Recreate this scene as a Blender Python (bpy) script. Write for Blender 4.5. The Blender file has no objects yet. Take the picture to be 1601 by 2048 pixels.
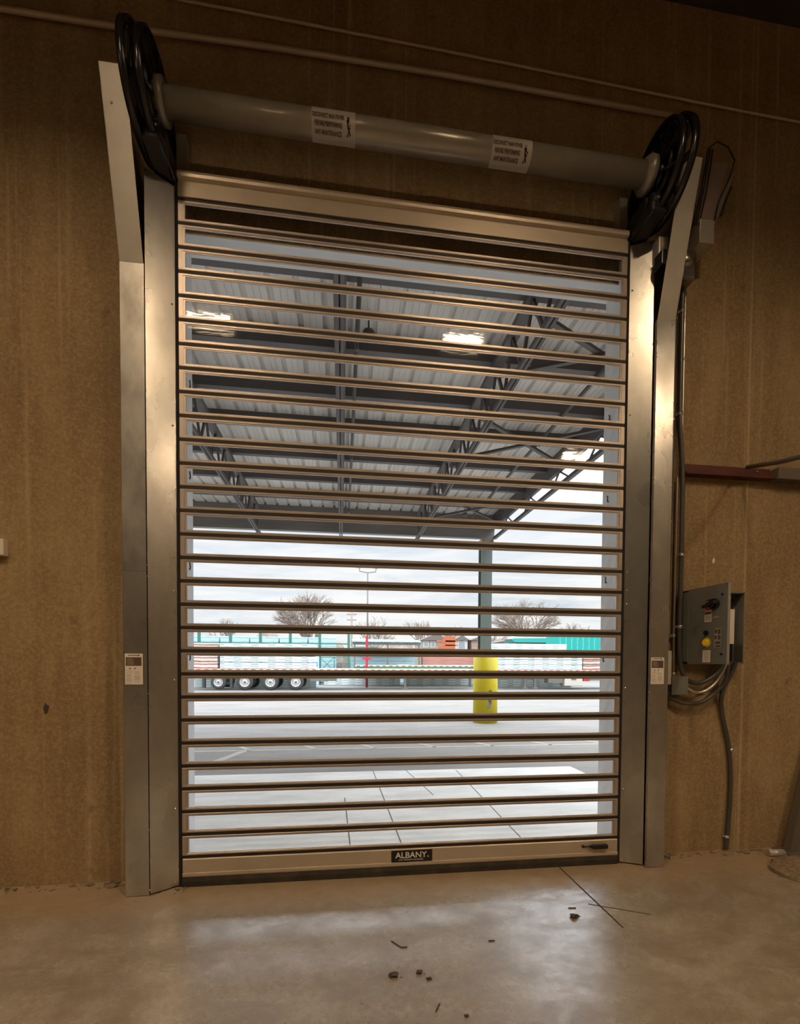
import bpy, bmesh, math, random
from mathutils import Vector, Matrix
random.seed(7)
S = bpy.context.scene
COL = S.collection

# ------------------------------------------------------------------ camera
cam_d = bpy.data.cameras.new('camera')
cam = bpy.data.objects.new('camera', cam_d); COL.objects.link(cam); S.camera = cam
F_PX, SHIFT = 912.37, 323.17
cam_d.sensor_fit = 'HORIZONTAL'; cam_d.sensor_width = 36.0
cam_d.lens = F_PX / 1601 * 36.0
cam_d.shift_y = SHIFT / 1601
cam_d.clip_end = 600; cam_d.clip_start = 0.05
YAW, PITCH, ROLL = 0.127102, -0.0259084, 0.0055233
_r = Vector((math.cos(YAW), -math.sin(YAW), 0)); _f = Vector((math.sin(YAW), math.cos(YAW), 0)); _u = Vector((0, 0, 1))
_f2 = math.cos(PITCH)*_f + math.sin(PITCH)*_u; _u2 = -math.sin(PITCH)*_f + math.cos(PITCH)*_u
_r3 = math.cos(ROLL)*_r + math.sin(ROLL)*_u2; _u3 = -math.sin(ROLL)*_r + math.cos(ROLL)*_u2
cam.matrix_world = Matrix(((_r3.x, _u3.x, -_f2.x, -0.5912), (_r3.y, _u3.y, -_f2.y, -3.7169), (_r3.z, _u3.z, -_f2.z, 1.7678), (0, 0, 0, 1)))

# ------------------------------------------------------------------ view, sky, lamps
S.view_settings.view_transform = 'Standard'; S.view_settings.look = 'None'
S.view_settings.gamma = 1.0; S.view_settings.use_curve_mapping = False
S.view_settings.exposure = 0.0
SKY_LOW, SKY_HIGH = 1.10, 5.2
LAMP_POWER = 320.0
LAMP_COLOR = (1.0, 0.73, 0.45, 1)
LAMPS = [(-2.72, -4.1), (1.45, -4.0), (5.5, -7.85), (5.85, -5.7), (-6.9, -4.1), (-6.9, -8.0)]  # last two are unseen, added only to light the room more
S.cycles.max_bounces = 12; S.cycles.transparent_max_bounces = 24
S.cycles.diffuse_bounces = 5; S.cycles.glossy_bounces = 4
S.cycles.caustics_reflective = False; S.cycles.caustics_refractive = False
S.cycles.sample_clamp_indirect = 6.0


class NT:
    def __init__(s, tree): s.t = tree; s.n = tree.nodes; s.l = tree.links
    def node(s, kind, **kw):
        nd = s.n.new(kind)
        for k, v in kw.items(): setattr(nd, k, v)
        return nd
    def put(s, sock, v):
        if hasattr(v, 'is_output') or isinstance(v, bpy.types.NodeSocket): s.l.new(v, sock)
        elif isinstance(v, tuple) and len(v) == 3 and sock.type == 'RGBA': sock.default_value = (*v, 1)
        else: sock.default_value = v
    def math(s, op, a, b=0.0, clamp=False):
        nd = s.node('ShaderNodeMath', operation=op, use_clamp=clamp); s.put(nd.inputs[0], a); s.put(nd.inputs[1], b); return nd.outputs[0]
    def mix(s, f, a, b, mode='MIX'):
        nd = s.node('ShaderNodeMix', data_type='RGBA', blend_type=mode)
        s.put(nd.inputs[0], f); s.put(nd.inputs[6], a); s.put(nd.inputs[7], b); return nd.outputs[2]
    def ramp(s, v, a, b, lo=0.0, hi=1.0):
        nd = s.node('ShaderNodeMapRange'); nd.clamp = True
        s.put(nd.inputs[0], v); nd.inputs[1].default_value = a; nd.inputs[2].default_value = b; nd.inputs[3].default_value = lo; nd.inputs[4].default_value = hi
        return nd.outputs[0]
    def coord(s, scale=(1, 1, 1), kind='Object', loc=(0, 0, 0)):
        tc = s.node('ShaderNodeTexCoord'); mp = s.node('ShaderNodeMapping')
        mp.inputs['Scale'].default_value = scale; mp.inputs['Location'].default_value = loc
        s.l.new(tc.outputs[kind], mp.inputs[0]); return mp.outputs[0]
    def noise(s, vec, scale, detail=4, rough=0.6, dist=0.0):
        nd = s.node('ShaderNodeTexNoise'); s.l.new(vec, nd.inputs['Vector'])
        nd.inputs['Scale'].default_value = scale; nd.inputs['Detail'].default_value = detail
        nd.inputs['Roughness'].default_value = rough; nd.inputs['Distortion'].default_value = dist
        return nd.outputs[0]


w = bpy.data.worlds.new('sky'); S.world = w; w.use_nodes = True
t = NT(w.node_tree); t.n.clear()
tc = t.node('ShaderNodeTexCoord'); sep = t.node('ShaderNodeSeparateXYZ'); t.l.new(tc.outputs['Generated'], sep.inputs[0])
zz = sep.outputs[2]
mp = t.node('ShaderNodeMapping'); mp.inputs['Scale'].default_value = (2.2, 2.2, 16.0); t.l.new(tc.outputs['Generated'], mp.inputs[0])
n1 = t.noise(mp.outputs[0], 2.2, 7, 0.62, 0.5)
mp2 = t.node('ShaderNodeMapping'); mp2.inputs['Scale'].default_value = (1.2, 1.2, 5.0); mp2.inputs['Location'].default_value = (3, 1, 2); t.l.new(tc.outputs['Generated'], mp2.inputs[0])
n2 = t.noise(mp2.outputs[0], 2.0, 4, 0.55, 0.3)
cl = t.ramp(n1, 0.34, 0.62); c2 = t.ramp(n2, 0.36, 0.62)
c = t.mix(cl, (0.64, 0.73, 0.80), (1.02, 1.01, 0.97))
c = t.mix(t.math('MULTIPLY', c2, 0.5), c, (0.98, 1.0, 1.02))
c = t.mix(t.ramp(zz, 0.0, 0.10, 0.45, 0.0), c, (1.0, 0.97, 0.86))
c = t.mix(t.ramp(zz, 0.12, 0.5), c, (0.90, 0.97, 1.06))
bg = t.node('ShaderNodeBackground'); t.put(bg.inputs[0], c)
t.put(bg.inputs[1], t.math('ADD', t.ramp(zz, 0.30, 0.52, SKY_LOW, SKY_HIGH), t.ramp(zz, 0.0, 0.12, 0.03, 0.0)))
out = t.node('ShaderNodeOutputWorld'); t.l.new(bg.outputs[0], out.inputs[0])


# ------------------------------------------------------------------ materials
def mat(name, color, rough=0.6, metal=0.0, var=None, bump=None, rvar=None, spec=None, emit=None, alpha=None):
    m = bpy.data.materials.new(name); m.use_nodes = True
    t = NT(m.node_tree); b = t.n['Principled BSDF']
    col = color
    if var:   # (second colour, scale vec, noise scale, lo, hi)
        c2, sv, sc, lo, hi = var
        col = t.mix(t.ramp(t.noise(t.coord(sv), sc, 5, 0.62), lo, hi), color, c2)
    t.put(b.inputs['Base Color'], col)
    b.inputs['Metallic'].default_value = metal
    if rvar:
        sv, sc, r0, r1 = rvar
        t.put(b.inputs['Roughness'], t.ramp(t.noise(t.coord(sv), sc, 4, 0.6), 0.3, 0.7, r0, r1))
    else: b.inputs['Roughness'].default_value = rough
    if spec is not None: b.inputs['Specular IOR Level'].default_value = spec
    if bump:
        sv, sc, strength, dist = bump
        bn = t.node('ShaderNodeBump'); bn.inputs['Strength'].default_value = strength; bn.inputs['Distance'].default_value = dist
        t.l.new(t.noise(t.coord(sv), sc, 5, 0.6), bn.inputs['Height']); t.l.new(bn.outputs[0], b.inputs['Normal'])
    if emit:
        t.put(b.inputs['Emission Color'], emit[0]); b.inputs['Emission Strength'].default_value = emit[1]
    return m


def concrete_wall():
    m = bpy.data.materials.new('concrete_wall'); m.use_nodes = True
    t = NT(m.node_tree); b = t.n['Principled BSDF']
    big = t.noise(t.coord((1, 1, 1)), 0.6, 6, 0.66)
    mid = t.noise(t.coord((1, 1, 0.8), loc=(7, 0, 3)), 2.6, 8, 0.74, 0.3)
    streak = t.noise(t.coord((3.2, 1, 0.42)), 1.3, 6, 0.66, 0.4)
    fine = t.noise(t.coord((1, 1, 1)), 38.0, 6, 0.8)
    c = t.mix(t.ramp(big, 0.34, 0.66), (0.300, 0.200, 0.098), (0.40, 0.285, 0.150))
    c = t.mix(t.ramp(mid, 0.40, 0.72, 0.0, 0.60), c, (0.25, 0.155, 0.070))
    c = t.mix(t.ramp(streak, 0.38, 0.68, 0.0, 0.72), c, (0.205, 0.125, 0.055))
    c = t.mix(t.ramp(fine, 0.46, 0.66, 0.0, 0.42), c, (0.58, 0.45, 0.27))
    c = t.mix(t.ramp(fine, 0.42, 0.34, 0.0, 0.40), c, (0.16, 0.10, 0.045))
    drip = t.noise(t.coord((13.0, 1, 0.22), loc=(4, 0, 1)), 1.2, 4, 0.6)
    band = t.ramp(t.noise(t.coord((1, 1, 0.3), loc=(1, 0, 8)), 0.9, 3), 0.38, 0.56)
    c = t.mix(t.math('MULTIPLY', t.ramp(drip, 0.56, 0.70, 0.0, 0.50), band), c, (0.60, 0.47, 0.29))
    spots = t.noise(t.coord((1, 1, 1), loc=(9, 2, 5)), 6.0, 3, 0.5)
    c = t.mix(t.ramp(spots, 0.68, 0.74, 0.0, 0.5), c, (0.14, 0.085, 0.04))
    sx_ = t.node('ShaderNodeSeparateXYZ'); t.l.new(t.coord((1, 1, 1)), sx_.inputs[0])
    ln = t.math('LESS_THAN', t.math('ABSOLUTE', t.math('SUBTRACT', sx_.outputs[0], 3.16)), 0.012)
    c = t.mix(t.math('MULTIPLY', ln, 0.30), c, (0.66, 0.52, 0.34))
    t.put(b.inputs['Base Color'], c); b.inputs['Roughness'].default_value = 0.82
    bn = t.node('ShaderNodeBump'); bn.inputs['Strength'].default_value = 0.35; bn.inputs['Distance'].default_value = 0.01
    t.l.new(t.math('ADD', fine, streak), bn.inputs['Height']); t.l.new(bn.outputs[0], b.inputs['Normal'])
    return m


def concrete_floor():
    m = bpy.data.materials.new('concrete_floor'); m.use_nodes = True
    t = NT(m.node_tree); b = t.n['Principled BSDF']
    big = t.noise(t.coord((1, 1, 1)), 0.9, 6, 0.65)
    mid = t.noise(t.coord((1, 1.6, 1), loc=(3, 3, 0)), 3.5, 8, 0.72, 0.4)
    fine = t.noise(t.coord((1, 1, 1)), 22, 8, 0.8)
    c = t.mix(t.ramp(big, 0.35, 0.66), (0.265, 0.225, 0.175), (0.40, 0.35, 0.285))
    c = t.mix(t.ramp(mid, 0.42, 0.62, 0.0, 0.80), c, (0.19, 0.145, 0.10))
    c = t.mix(t.ramp(fine, 0.50, 0.72, 0.0, 0.4), c, (0.55, 0.48, 0.38))
    sp = t.node('ShaderNodeSeparateXYZ'); t.l.new(t.coord((1, 1, 1)), sp.inputs[0])
    # browner, rougher band with a ragged edge along the foot of the wall
    edge = t.math('ADD', sp.outputs[1], t.math('MULTIPLY', t.math('SUBTRACT', mid, 0.5), 0.9))
    foot_band = t.ramp(edge, -0.50, -0.20)
    c = t.mix(t.math('MULTIPLY', foot_band, 0.75), c, (0.33, 0.22, 0.115))
    pits = t.node('ShaderNodeTexVoronoi'); t.l.new(t.coord((1, 1, 1)), pits.inputs[0]); pits.inputs['Scale'].default_value = 26
    area = t.ramp(t.noise(t.coord((1, 1, 1), loc=(2.3, 0.6, 0)), 1.3, 2), 0.50, 0.60)
    pit = t.math('MULTIPLY', t.math('LESS_THAN', pits.outputs[0], 0.17), area)
    c = t.mix(t.math('MULTIPLY', pit, 0.65), c, (0.13, 0.10, 0.075))
    t.put(b.inputs['Base Color'], c)
    rg = t.ramp(mid, 0.35, 0.65, 0.14, 0.40)
    rg = t.math('ADD', rg, t.math('MULTIPLY', foot_band, 0.36))
    rg = t.math('ADD', rg, t.math('MULTIPLY', t.ramp(fine, 0.45, 0.7), 0.16))
    t.put(b.inputs['Roughness'], rg)
    b.inputs['Specular IOR Level'].default_value = 0.6; b.inputs['IOR'].default_value = 1.9; b.inputs['Coat Weight'].default_value = 0.55; b.inputs['Coat Roughness'].default_value = 0.26
    bn = t.node('ShaderNodeBump'); bn.inputs['Strength'].default_value = 0.25; bn.inputs['Distance'].default_value = 0.006
    t.l.new(t.math('ADD', t.math('MULTIPLY', mid, 1.2), t.math('MULTIPLY', fine, 0.4)), bn.inputs['Height']); t.l.new(bn.outputs[0], b.inputs['Normal'])
    return m


def galvanised(name='galvanised_steel', tone=1.0, rb=0.0, smudge=0.12):
    m = bpy.data.materials.new(name); m.use_nodes = True
    t = NT(m.node_tree); b = t.n['Principled BSDF']
    vo = t.node('ShaderNodeTexVoronoi'); t.l.new(t.coord((1, 1, 1)), vo.inputs[0]); vo.inputs['Scale'].default_value = 95
    sm = t.noise(t.coord((1, 1, 0.6)), 3.4, 3, 0.5)
    a = tuple(x*tone for x in (0.64, 0.62, 0.58)); d = tuple(x*tone for x in (0.44, 0.42, 0.39))
    c = t.mix(t.ramp(sm, 0.36, 0.66), a, d); c = t.mix(t.ramp(t.noise(t.coord((1, 1, 0.5), loc=(5, 1, 2)), 2.4, 4, 0.6), 0.42, 0.66, 0.0, smudge), c, tuple(x*tone for x in (0.22, 0.20, 0.185)))
    sepc = t.node('ShaderNodeSeparateColor'); t.l.new(vo.outputs['Color'], sepc.inputs[0])
    c = t.mix(t.math('MULTIPLY', sepc.outputs[0], 0.04), c, (0.85, 0.83, 0.78))
    t.put(b.inputs['Base Color'], c); b.inputs['Metallic'].default_value = 0.88
    t.put(b.inputs['Roughness'], t.math('ADD', t.ramp(sm, 0.3, 0.7, 0.23 + rb, 0.36 + rb), t.math('MULTIPLY', sepc.outputs[1], 0.0)))
    bn = t.node('ShaderNodeBump'); bn.inputs['Strength'].default_value = 0.12; bn.inputs['Distance'].default_value = 0.01
    t.l.new(t.noise(t.coord((1, 1, 0.5)), 4.0, 3), bn.inputs['Height']); t.l.new(bn.outputs[0], b.inputs['Normal'])
    return m


def clear_sheet():
    m = bpy.data.materials.new('clear_polycarbonate'); m.use_nodes = True
    t = NT(m.node_tree); t.n.clear()
    geo = t.node('ShaderNodeNewGeometry')
    ior = t.math('ADD', t.math('MULTIPLY', geo.outputs['Backfacing'], 1/1.5 - 1.5), 1.5)
    bn = t.node('ShaderNodeBump'); bn.inputs['Strength'].default_value = 0.06; bn.inputs['Distance'].default_value = 0.006
    t.l.new(t.noise(t.coord((1, 1, 4)), 5.0, 2), bn.inputs['Height'])
    fr = t.node('ShaderNodeFresnel'); t.put(fr.inputs['IOR'], ior)
    tr = t.node('ShaderNodeBsdfTransparent'); tr.inputs[0].default_value = (0.975, 0.98, 0.985, 1)
    gl = t.node('ShaderNodeBsdfGlossy'); gl.inputs['Roughness'].default_value = 0.035; t.l.new(bn.outputs[0], gl.inputs['Normal'])
    mx = t.node('ShaderNodeMixShader'); t.l.new(fr.outputs[0], mx.inputs[0]); t.l.new(tr.outputs[0], mx.inputs[1]); t.l.new(gl.outputs[0], mx.inputs[2])
    o = t.node('ShaderNodeOutputMaterial'); t.l.new(mx.outputs[0], o.inputs[0])
    return m


def stripes(name, base, line, pitch, width, axis=2, rough=0.5, dash=None):
    m = bpy.data.materials.new(name); m.use_nodes = True
    t = NT(m.node_tree); b = t.n['Principled BSDF']
    sp = t.node('ShaderNodeSeparateXYZ'); t.l.new(t.coord((1, 1, 1)), sp.inputs[0])
    wob = t.math('MULTIPLY', t.math('SUBTRACT', t.noise(t.coord((1, 1, 3)), 1.5, 3), 0.5), pitch*0.5)
    f = t.math('FRACT', t.math('ADD', t.math('DIVIDE', t.math('ADD', sp.outputs[axis], wob), pitch), 50.0))
    c = t.mix(t.math('LESS_THAN', f, width), base, line)
    if dash:
        col, dp, dw = dash
        fx = t.math('FRACT', t.math('ADD', t.math('DIVIDE', sp.outputs[0], dp), 50.0))
        d = t.math('MULTIPLY', t.math('LESS_THAN', fx, dw), t.math('LESS_THAN', t.math('ABSOLUTE', t.math('SUBTRACT', f, 0.6)), 0.10))
        c = t.mix(d, c, col)
    t.put(b.inputs['Base Color'], c); b.inputs['Roughness'].default_value = rough
    return m


M = {
    'wall': concrete_wall(), 'floor': concrete_floor(),
    'galv': galvanised(), 'galv_old': galvanised('galvanised_steel_smudged', 0.86, 0.04, 0.85),
    'sheet': mat('painted_sheet_steel', (0.50, 0.47, 0.42), 0.42, 0.35, var=((0.42, 0.39, 0.34), (1, 1, 1), 3, 0.4, 0.7)),
    'tube': mat('painted_tube', (0.37, 0.335, 0.28), 0.27, 0.25, var=((0.32, 0.29, 0.24), (1, 1, 1), 4, 0.4, 0.7)),
    'alu': mat('anodised_aluminium', (0.56, 0.48, 0.42), 0.40, 0.6, var=((0.48, 0.41, 0.35), (0.4, 1, 1), 6, 0.4, 0.7)),
    'alu2': mat('champagne_aluminium', (0.62, 0.53, 0.42), 0.42, 0.5, var=((0.55, 0.47, 0.37), (0.4, 1, 1), 5, 0.4, 0.7)),
    'rubber': mat('black_rubber', (0.018, 0.014, 0.013), 0.62),
    'brush': mat('black_brush_seal', (0.012, 0.010, 0.010), 0.9),
    'seal': mat('grimy_rubber_seal', (0.030, 0.026, 0.020), 0.7, var=((0.075, 0.058, 0.038), (1, 1, 1), 9, 0.45, 0.75)),
    'clear': clear_sheet(),
    'black': mat('black_powder_coat', (0.022, 0.020, 0.024), 0.24, 0.3),
    'blackplate': mat('black_plate', (0.012, 0.011, 0.012), 0.4),
    'white': mat('white_print', (0.85, 0.82, 0.80), 0.5),
    'label': mat('label_white', (0.82, 0.75, 0.68), 0.5),
    'labeltube': mat('label_buff', (0.92, 0.88, 0.82), 0.45),
    'ink': mat('label_ink', (0.10, 0.065, 0.045), 0.6),
    'inklight': mat('label_ink_light', (0.42, 0.34, 0.27), 0.6),
    'red': mat('label_red', (0.40, 0.05, 0.04), 0.5),
    'screw': mat('zinc_screw', (0.8, 0.78, 0.74), 0.25, 0.9),
    'greybox': mat('grey_enclosure', (0.215, 0.215, 0.195), 0.45, 0.2, var=((0.18, 0.18, 0.165), (1, 1, 1), 4, 0.4, 0.7)),
    'greyflange': mat('grey_enclosure_edge', (0.40, 0.38, 0.34), 0.4, 0.3),
    'conduit': mat('dark_flexible_conduit', (0.075, 0.068, 0.062), 0.35),
    'emt': mat('steel_conduit', (0.62, 0.58, 0.52), 0.3, 0.8),
    'pipe': mat('painted_pipe', (0.50, 0.42, 0.33), 0.45, 0.2),
    'rust': mat('red_oxide_steel', (0.115, 0.022, 0.014), 0.6, 0.1, var=((0.06, 0.016, 0.012), (1, 1, 1), 14, 0.4, 0.7)),
    'yellow': mat('yellow_sleeve', (0.66, 0.53, 0.010), 0.5, var=((0.56, 0.43, 0.014), (1, 1, 1), 5, 0.5, 0.8)),
    'yellowlamp': mat('amber_button', (0.75, 0.42, 0.01), 0.2, emit=((1.0, 0.62, 0.05), 0.10)),
    'lamp': mat('lamp_lens', (0.9, 0.85, 0.7), 0.4, emit=(LAMP_COLOR, LAMP_POWER)),
    'lampbody': mat('lamp_housing', (0.25, 0.25, 0.25), 0.5),
    'ceil': mat('dark_ceiling', (0.035, 0.028, 0.028), 0.8),
    'backwall': mat('warehouse_wall', (0.16, 0.11, 0.065), 0.8),
    'reveal': mat('white_painted_reveal', (0.80, 0.81, 0.82), 0.6, var=((0.72, 0.73, 0.74), (1, 1, 0.4), 3, 0.45, 0.75)),
    'deck': mat('galvanised_roof_deck', (0.88, 0.86, 0.83), 0.6, 0.1, var=((0.76, 0.73, 0.70), (1, 0.2, 1), 4, 0.35, 0.7)),
    'steel': mat('grey_primer_steel', (0.115, 0.105, 0.108), 0.55, 0.1, var=((0.15, 0.135, 0.135), (1, 1, 1), 2, 0.4, 0.7)),
    'fascia': mat('grey_fascia', (0.21, 0.20, 0.195), 0.55, var=((0.26, 0.25, 0.24), (0.3, 1, 3), 3, 0.4, 0.7)),
    'colm': mat('green_grey_paint', (0.17, 0.215, 0.195), 0.55),
    'apron': mat('pale_concrete', (0.78, 0.765, 0.72), 0.75, var=((0.60, 0.585, 0.54), (0.5, 1.6, 1), 2.2, 0.40, 0.68), bump=((1, 1, 1), 30, 0.3, 0.01)),
    'asphalt': mat('worn_asphalt', (0.245, 0.226, 0.20), 0.85, var=((0.185, 0.170, 0.150), (0.4, 1.8, 1), 1.1, 0.38, 0.66), bump=((1, 1, 1), 40, 0.5, 0.02)),
    'paint': mat('faded_line_paint', (0.38, 0.35, 0.295), 0.8, var=((0.25, 0.23, 0.20), (1, 1, 1), 9, 0.5, 0.7)),
    'groove': mat('joint_groove', (0.13, 0.12, 0.11), 0.9),
    'groove_in': mat('floor_joint', (0.045, 0.034, 0.026), 0.9),
    'wrap': stripes('wrapped_lumber', (0.72, 0.77, 0.76), (0.20, 0.31, 0.31), 0.17, 0.16, dash=((0.12, 0.20, 0.20), 1.0, 0.45)),
    'wrap2': stripes('wrapped_lumber_teal', (0.46, 0.63, 0.66), (0.18, 0.31, 0.35), 0.30, 0.12),
    'wrapend': stripes('bundle_end', (0.56, 0.54, 0.50), (0.36, 0.09, 0.04), 0.22, 0.3),
    'rackgreen': mat('green_rack', (0.045, 0.17, 0.125), 0.5),
    'trailergreen': mat('green_trailer', (0.05, 0.26, 0.10), 0.45),
    'trailerdeck': mat('trailer_deck', (0.62, 0.60, 0.56), 0.6),
    'dashes': None,
    'tyre': mat('tyre', (0.05, 0.05, 0.052), 0.75),
    'rim': mat('white_rim', (0.58, 0.565, 0.52), 0.4),
    'hub': mat('hub_dark', (0.16, 0.15, 0.13), 0.5),
    'postred': mat('red_post', (0.42, 0.02, 0.035), 0.5),
    'orange': mat('orange_paint', (0.50, 0.13, 0.045), 0.5),
    'redlumber': mat('red_timber', (0.34, 0.13, 0.10), 0.7, var=((0.42, 0.22, 0.17), (0.3, 1, 6), 4, 0.4, 0.7)),
    'blue': mat('blue_sign', (0.06, 0.22, 0.62), 0.5),
    'paleblue': mat('pale_blue_cabinet', (0.50, 0.68, 0.82), 0.5),
    'teal': stripes('teal_container', (0.012, 0.36, 0.31), (0.18, 0.55, 0.50), 0.62, 0.10, axis=0),
    'bark': mat('bare_branches', (0.32, 0.26, 0.215), 0.9),
    'brush_far': mat('winter_treeline', (0.22, 0.175, 0.14), 0.95, var=((0.32, 0.265, 0.22), (1, 1, 1), 0.9, 0.4, 0.65)),
    'siding': stripes('beige_siding', (0.36, 0.32, 0.26), (0.28, 0.25, 0.20), 0.35, 0.2),
    'brick': mat('brown_brick', (0.33, 0.21, 0.16), 0.85, var=((0.45, 0.33, 0.26), (1, 1, 1), 3, 0.4, 0.6)),
    'roofdark': mat('shingle_roof', (0.17, 0.15, 0.135), 0.85),
    'glass_far': mat('far_window', (0.30, 0.34, 0.36), 0.2),
    'whitepaint': mat('white_paint', (0.58, 0.58, 0.56), 0.5),
    'tealpaint': mat('teal_paint', (0.03, 0.38, 0.33), 0.5),
    'toolbox': mat('beige_toolbox', (0.58, 0.54, 0.46), 0.5),
    'debris': mat('dark_debris', (0.055, 0.042, 0.032), 0.7, bump=((1, 1, 1), 30, 0.6, 0.02)),
    'rubble': mat('crumbled_grout', (0.33, 0.24, 0.155), 0.9, var=((0.20, 0.145, 0.09), (1, 1, 1), 30, 0.4, 0.6), bump=((1, 1, 1), 60, 0.8, 0.02)),
    'motor': mat('grey_pink_plate', (0.34, 0.25, 0.23), 0.5, 0.1),
    'postgrey': mat('dull_grey_steel', (0.15, 0.125, 0.10), 0.6, 0.2),
}
M['dashes'] = stripes('red_white_tape', (0.80, 0.76, 0.72), (0.62, 0.10, 0.07), 0.45, 0.5, axis=0)


# ------------------------------------------------------------------ mesh helpers
ORG = {}


class MB:
    def __init__(s): s.bm = bmesh.new(); s.mi = 0
    def _f(s, vs):
        try:
            f = s.bm.faces.new(vs); f.material_index = s.mi; return f
        except ValueError: return None
    def box(s, x0, x1, y0, y1, z0, z1, mtx=None, bev=0.0):
        P = [(x0, y0, z0), (x1, y0, z0), (x1, y1, z0), (x0, y1, z0), (x0, y0, z1), (x1, y0, z1), (x1, y1, z1), (x0, y1, z1)]
        vs = [s.bm.verts.new(mtx @ Vector(p) if mtx else Vector(p)) for p in P]
        fs = [s._f([vs[i] for i in q]) for q in ((0, 3, 2, 1), (4, 5, 6, 7), (0, 1, 5, 4), (1, 2, 6, 5), (2, 3, 7, 6), (3, 0, 4, 7))]
        if bev > 0:
            es = {e for f in fs for e in f.edges}
            bmesh.ops.bevel(s.bm, geom=list(es), offset=bev, segments=2, affect='EDGES', profile=0.5)
        return s
    def bar(s, a, b, wx, wy, up=(0, 0, 1)):
        a, b = Vector(a), Vector(b); d = (b-a); L = d.length; d.normalize(); u = Vector(up)
        if abs(d.dot(u)) > 0.98: u = Vector((0, 1, 0))
        x = d.cross(u).normalized(); y = x.cross(d).normalized()
        m = Matrix(((x.x, y.x, d.x, a.x), (x.y, y.y, d.y, a.y), (x.z, y.z, d.z, a.z), (0, 0, 0, 1)))
        return s.box(-wx/2, wx/2, -wy/2, wy/2, 0, L, m)
    def tube(s, pts, r, seg=10, r2=None, cap=True):
        pts = [Vector(p) for p in pts]; n = len(pts); rings = []
        prev = None
        for i, p in enumerate(pts):
            d = (pts[min(i+1, n-1)] - pts[max(i-1, 0)])
            if d.length < 1e-9: d = Vector((0, 0, 1))
            d.normalize()
            if prev is None:
                a = Vector((0, 0, 1)) if abs(d.z) < 0.9 else Vector((1, 0, 0))
                x = d.cross(a).normalized()
            else: x = (prev - d*prev.dot(d)).normalized()
            prev = x; y = d.cross(x)
            rr = r if r2 is None else r + (r2-r)*i/(n-1)
            rings.append([s.bm.verts.new(p + (x*math.cos(2*math.pi*k/seg) + y*math.sin(2*math.pi*k/seg))*rr) for k in range(seg)])
        for i in range(n-1):
            for k in range(seg):
                f = s._f([rings[i][k], rings[i][(k+1) % seg], rings[i+1][(k+1) % seg], rings[i+1][k]])
                if f: f.smooth = True
        if cap: s._f(list(reversed(rings[0]))); s._f(rings[-1])
        return s
    def prism(s, prof, axis, a, b, close=True):
        """prof: 2-D points in the plane across 'axis'; extruded a..b along it (x: prof=(y,z); y: (x,z); z: (x,y))"""
        def P(u, v, w):
            return {'x': (w, u, v), 'y': (u, w, v), 'z': (u, v, w)}[axis]
        A = [s.bm.verts.new(P(u, v, a)) for u, v in prof]; B = [s.bm.verts.new(P(u, v, b)) for u, v in prof]
        n = len(prof)
        for i in range(n if close else n-1): s._f([A[i], A[(i+1) % n], B[(i+1) % n], B[i]])
        if close: s._f(list(reversed(A))); s._f(B)
        return s
    def quad(s, *ps): s._f([s.bm.verts.new(p) for p in ps]); return s
    def lathe(s, prof, c, axis='x', seg=32, smooth=True, hollow=False):
        """prof: (along, radius) about an axis through c"""
        c = Vector(c); rings = []
        for a, r in prof:
            ring = []
            for k in range(seg):
                q = 2*math.pi*k/seg; u, v = r*math.cos(q), r*math.sin(q)
                off = {'x': (a, u, v), 'y': (u, a, v), 'z': (u, v, a)}[axis]
                ring.append(s.bm.verts.new(c + Vector(off)))
            rings.append(ring)
        for i in range(len(rings)-1):
            for k in range(seg):
                f = s._f([rings[i][k], rings[i][(k+1) % seg], rings[i+1][(k+1) % seg], rings[i+1][k]])
                if f and smooth: f.smooth = True
        if prof[0][1] > 1e-4 and prof[0] != prof[-1] and not hollow: s._f(rings[0])
        if prof[-1][1] > 1e-4 and prof[0] != prof[-1] and not hollow: s._f(rings[-1])
        return s
    def lump(s, c, r, seed=0, sz=(1, 1, 0.6), sub=2, amp=0.35):
        rn = random.Random(seed)
        geo = bmesh.ops.create_icosphere(s.bm, subdivisions=sub, radius=1.0)
        for v in geo['verts']:
            k = 1 + amp*(rn.random()-0.5)*2
            v.co = Vector(c) + Vector((v.co.x*sz[0], v.co.y*sz[1], v.co.z*sz[2]))*r*k
        return s
    def build(s, name, material, parent=None, **props):
        bmesh.ops.recalc_face_normals(s.bm, faces=s.bm.faces[:])
        me = bpy.data.meshes.new(name)
        org = ORG.get(parent.name, Vector((0, 0, 0))) if parent else Vector((0, 0, 0))
        if parent: s.bm.transform(Matrix.Translation(-org))
        else:
            cs = [v.co for v in s.bm.verts]; 
            mn = Vector((min(v.x for v in cs), min(v.y for v in cs), min(v.z for v in cs))); mx = Vector((max(v.x for v in cs), max(v.y for v in cs), max(v.z for v in cs)))
            org = Vector(((mn.x+mx.x)/2, (mn.y+mx.y)/2, mn.z)) if not props.get('keep') else Vector((0, 0, 0))
            s.bm.transform(Matrix.Translation(-org))
        s.bm.to_mesh(me); s.bm.free()
        for mm in (material if isinstance(material, (list, tuple)) else [material]): me.materials.append(mm)
        o = bpy.data.objects.new(name, me); COL.objects.link(o)
        if parent: o.parent = parent
        else: o.location = org
        ORG[o.name] = org
        for k, v in props.items():
            if k != 'keep': o[k] = v
        return o


def thing(name, loc, label, cat, group=None):
    o = bpy.data.objects.new(name, None); o.empty_display_size = 0.1; COL.objects.link(o)
    o.location = loc; o['label'] = label; o['category'] = cat
    if group: o['group'] = group
    ORG[o.name] = Vector(loc); return o


def copy_part(o, off):
    c = o.copy(); COL.objects.link(c); c.location = Vector(o.location) + Vector(off)
    for ch in o.children:
        d = ch.copy(); COL.objects.link(d); d.parent = c
    return c


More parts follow.
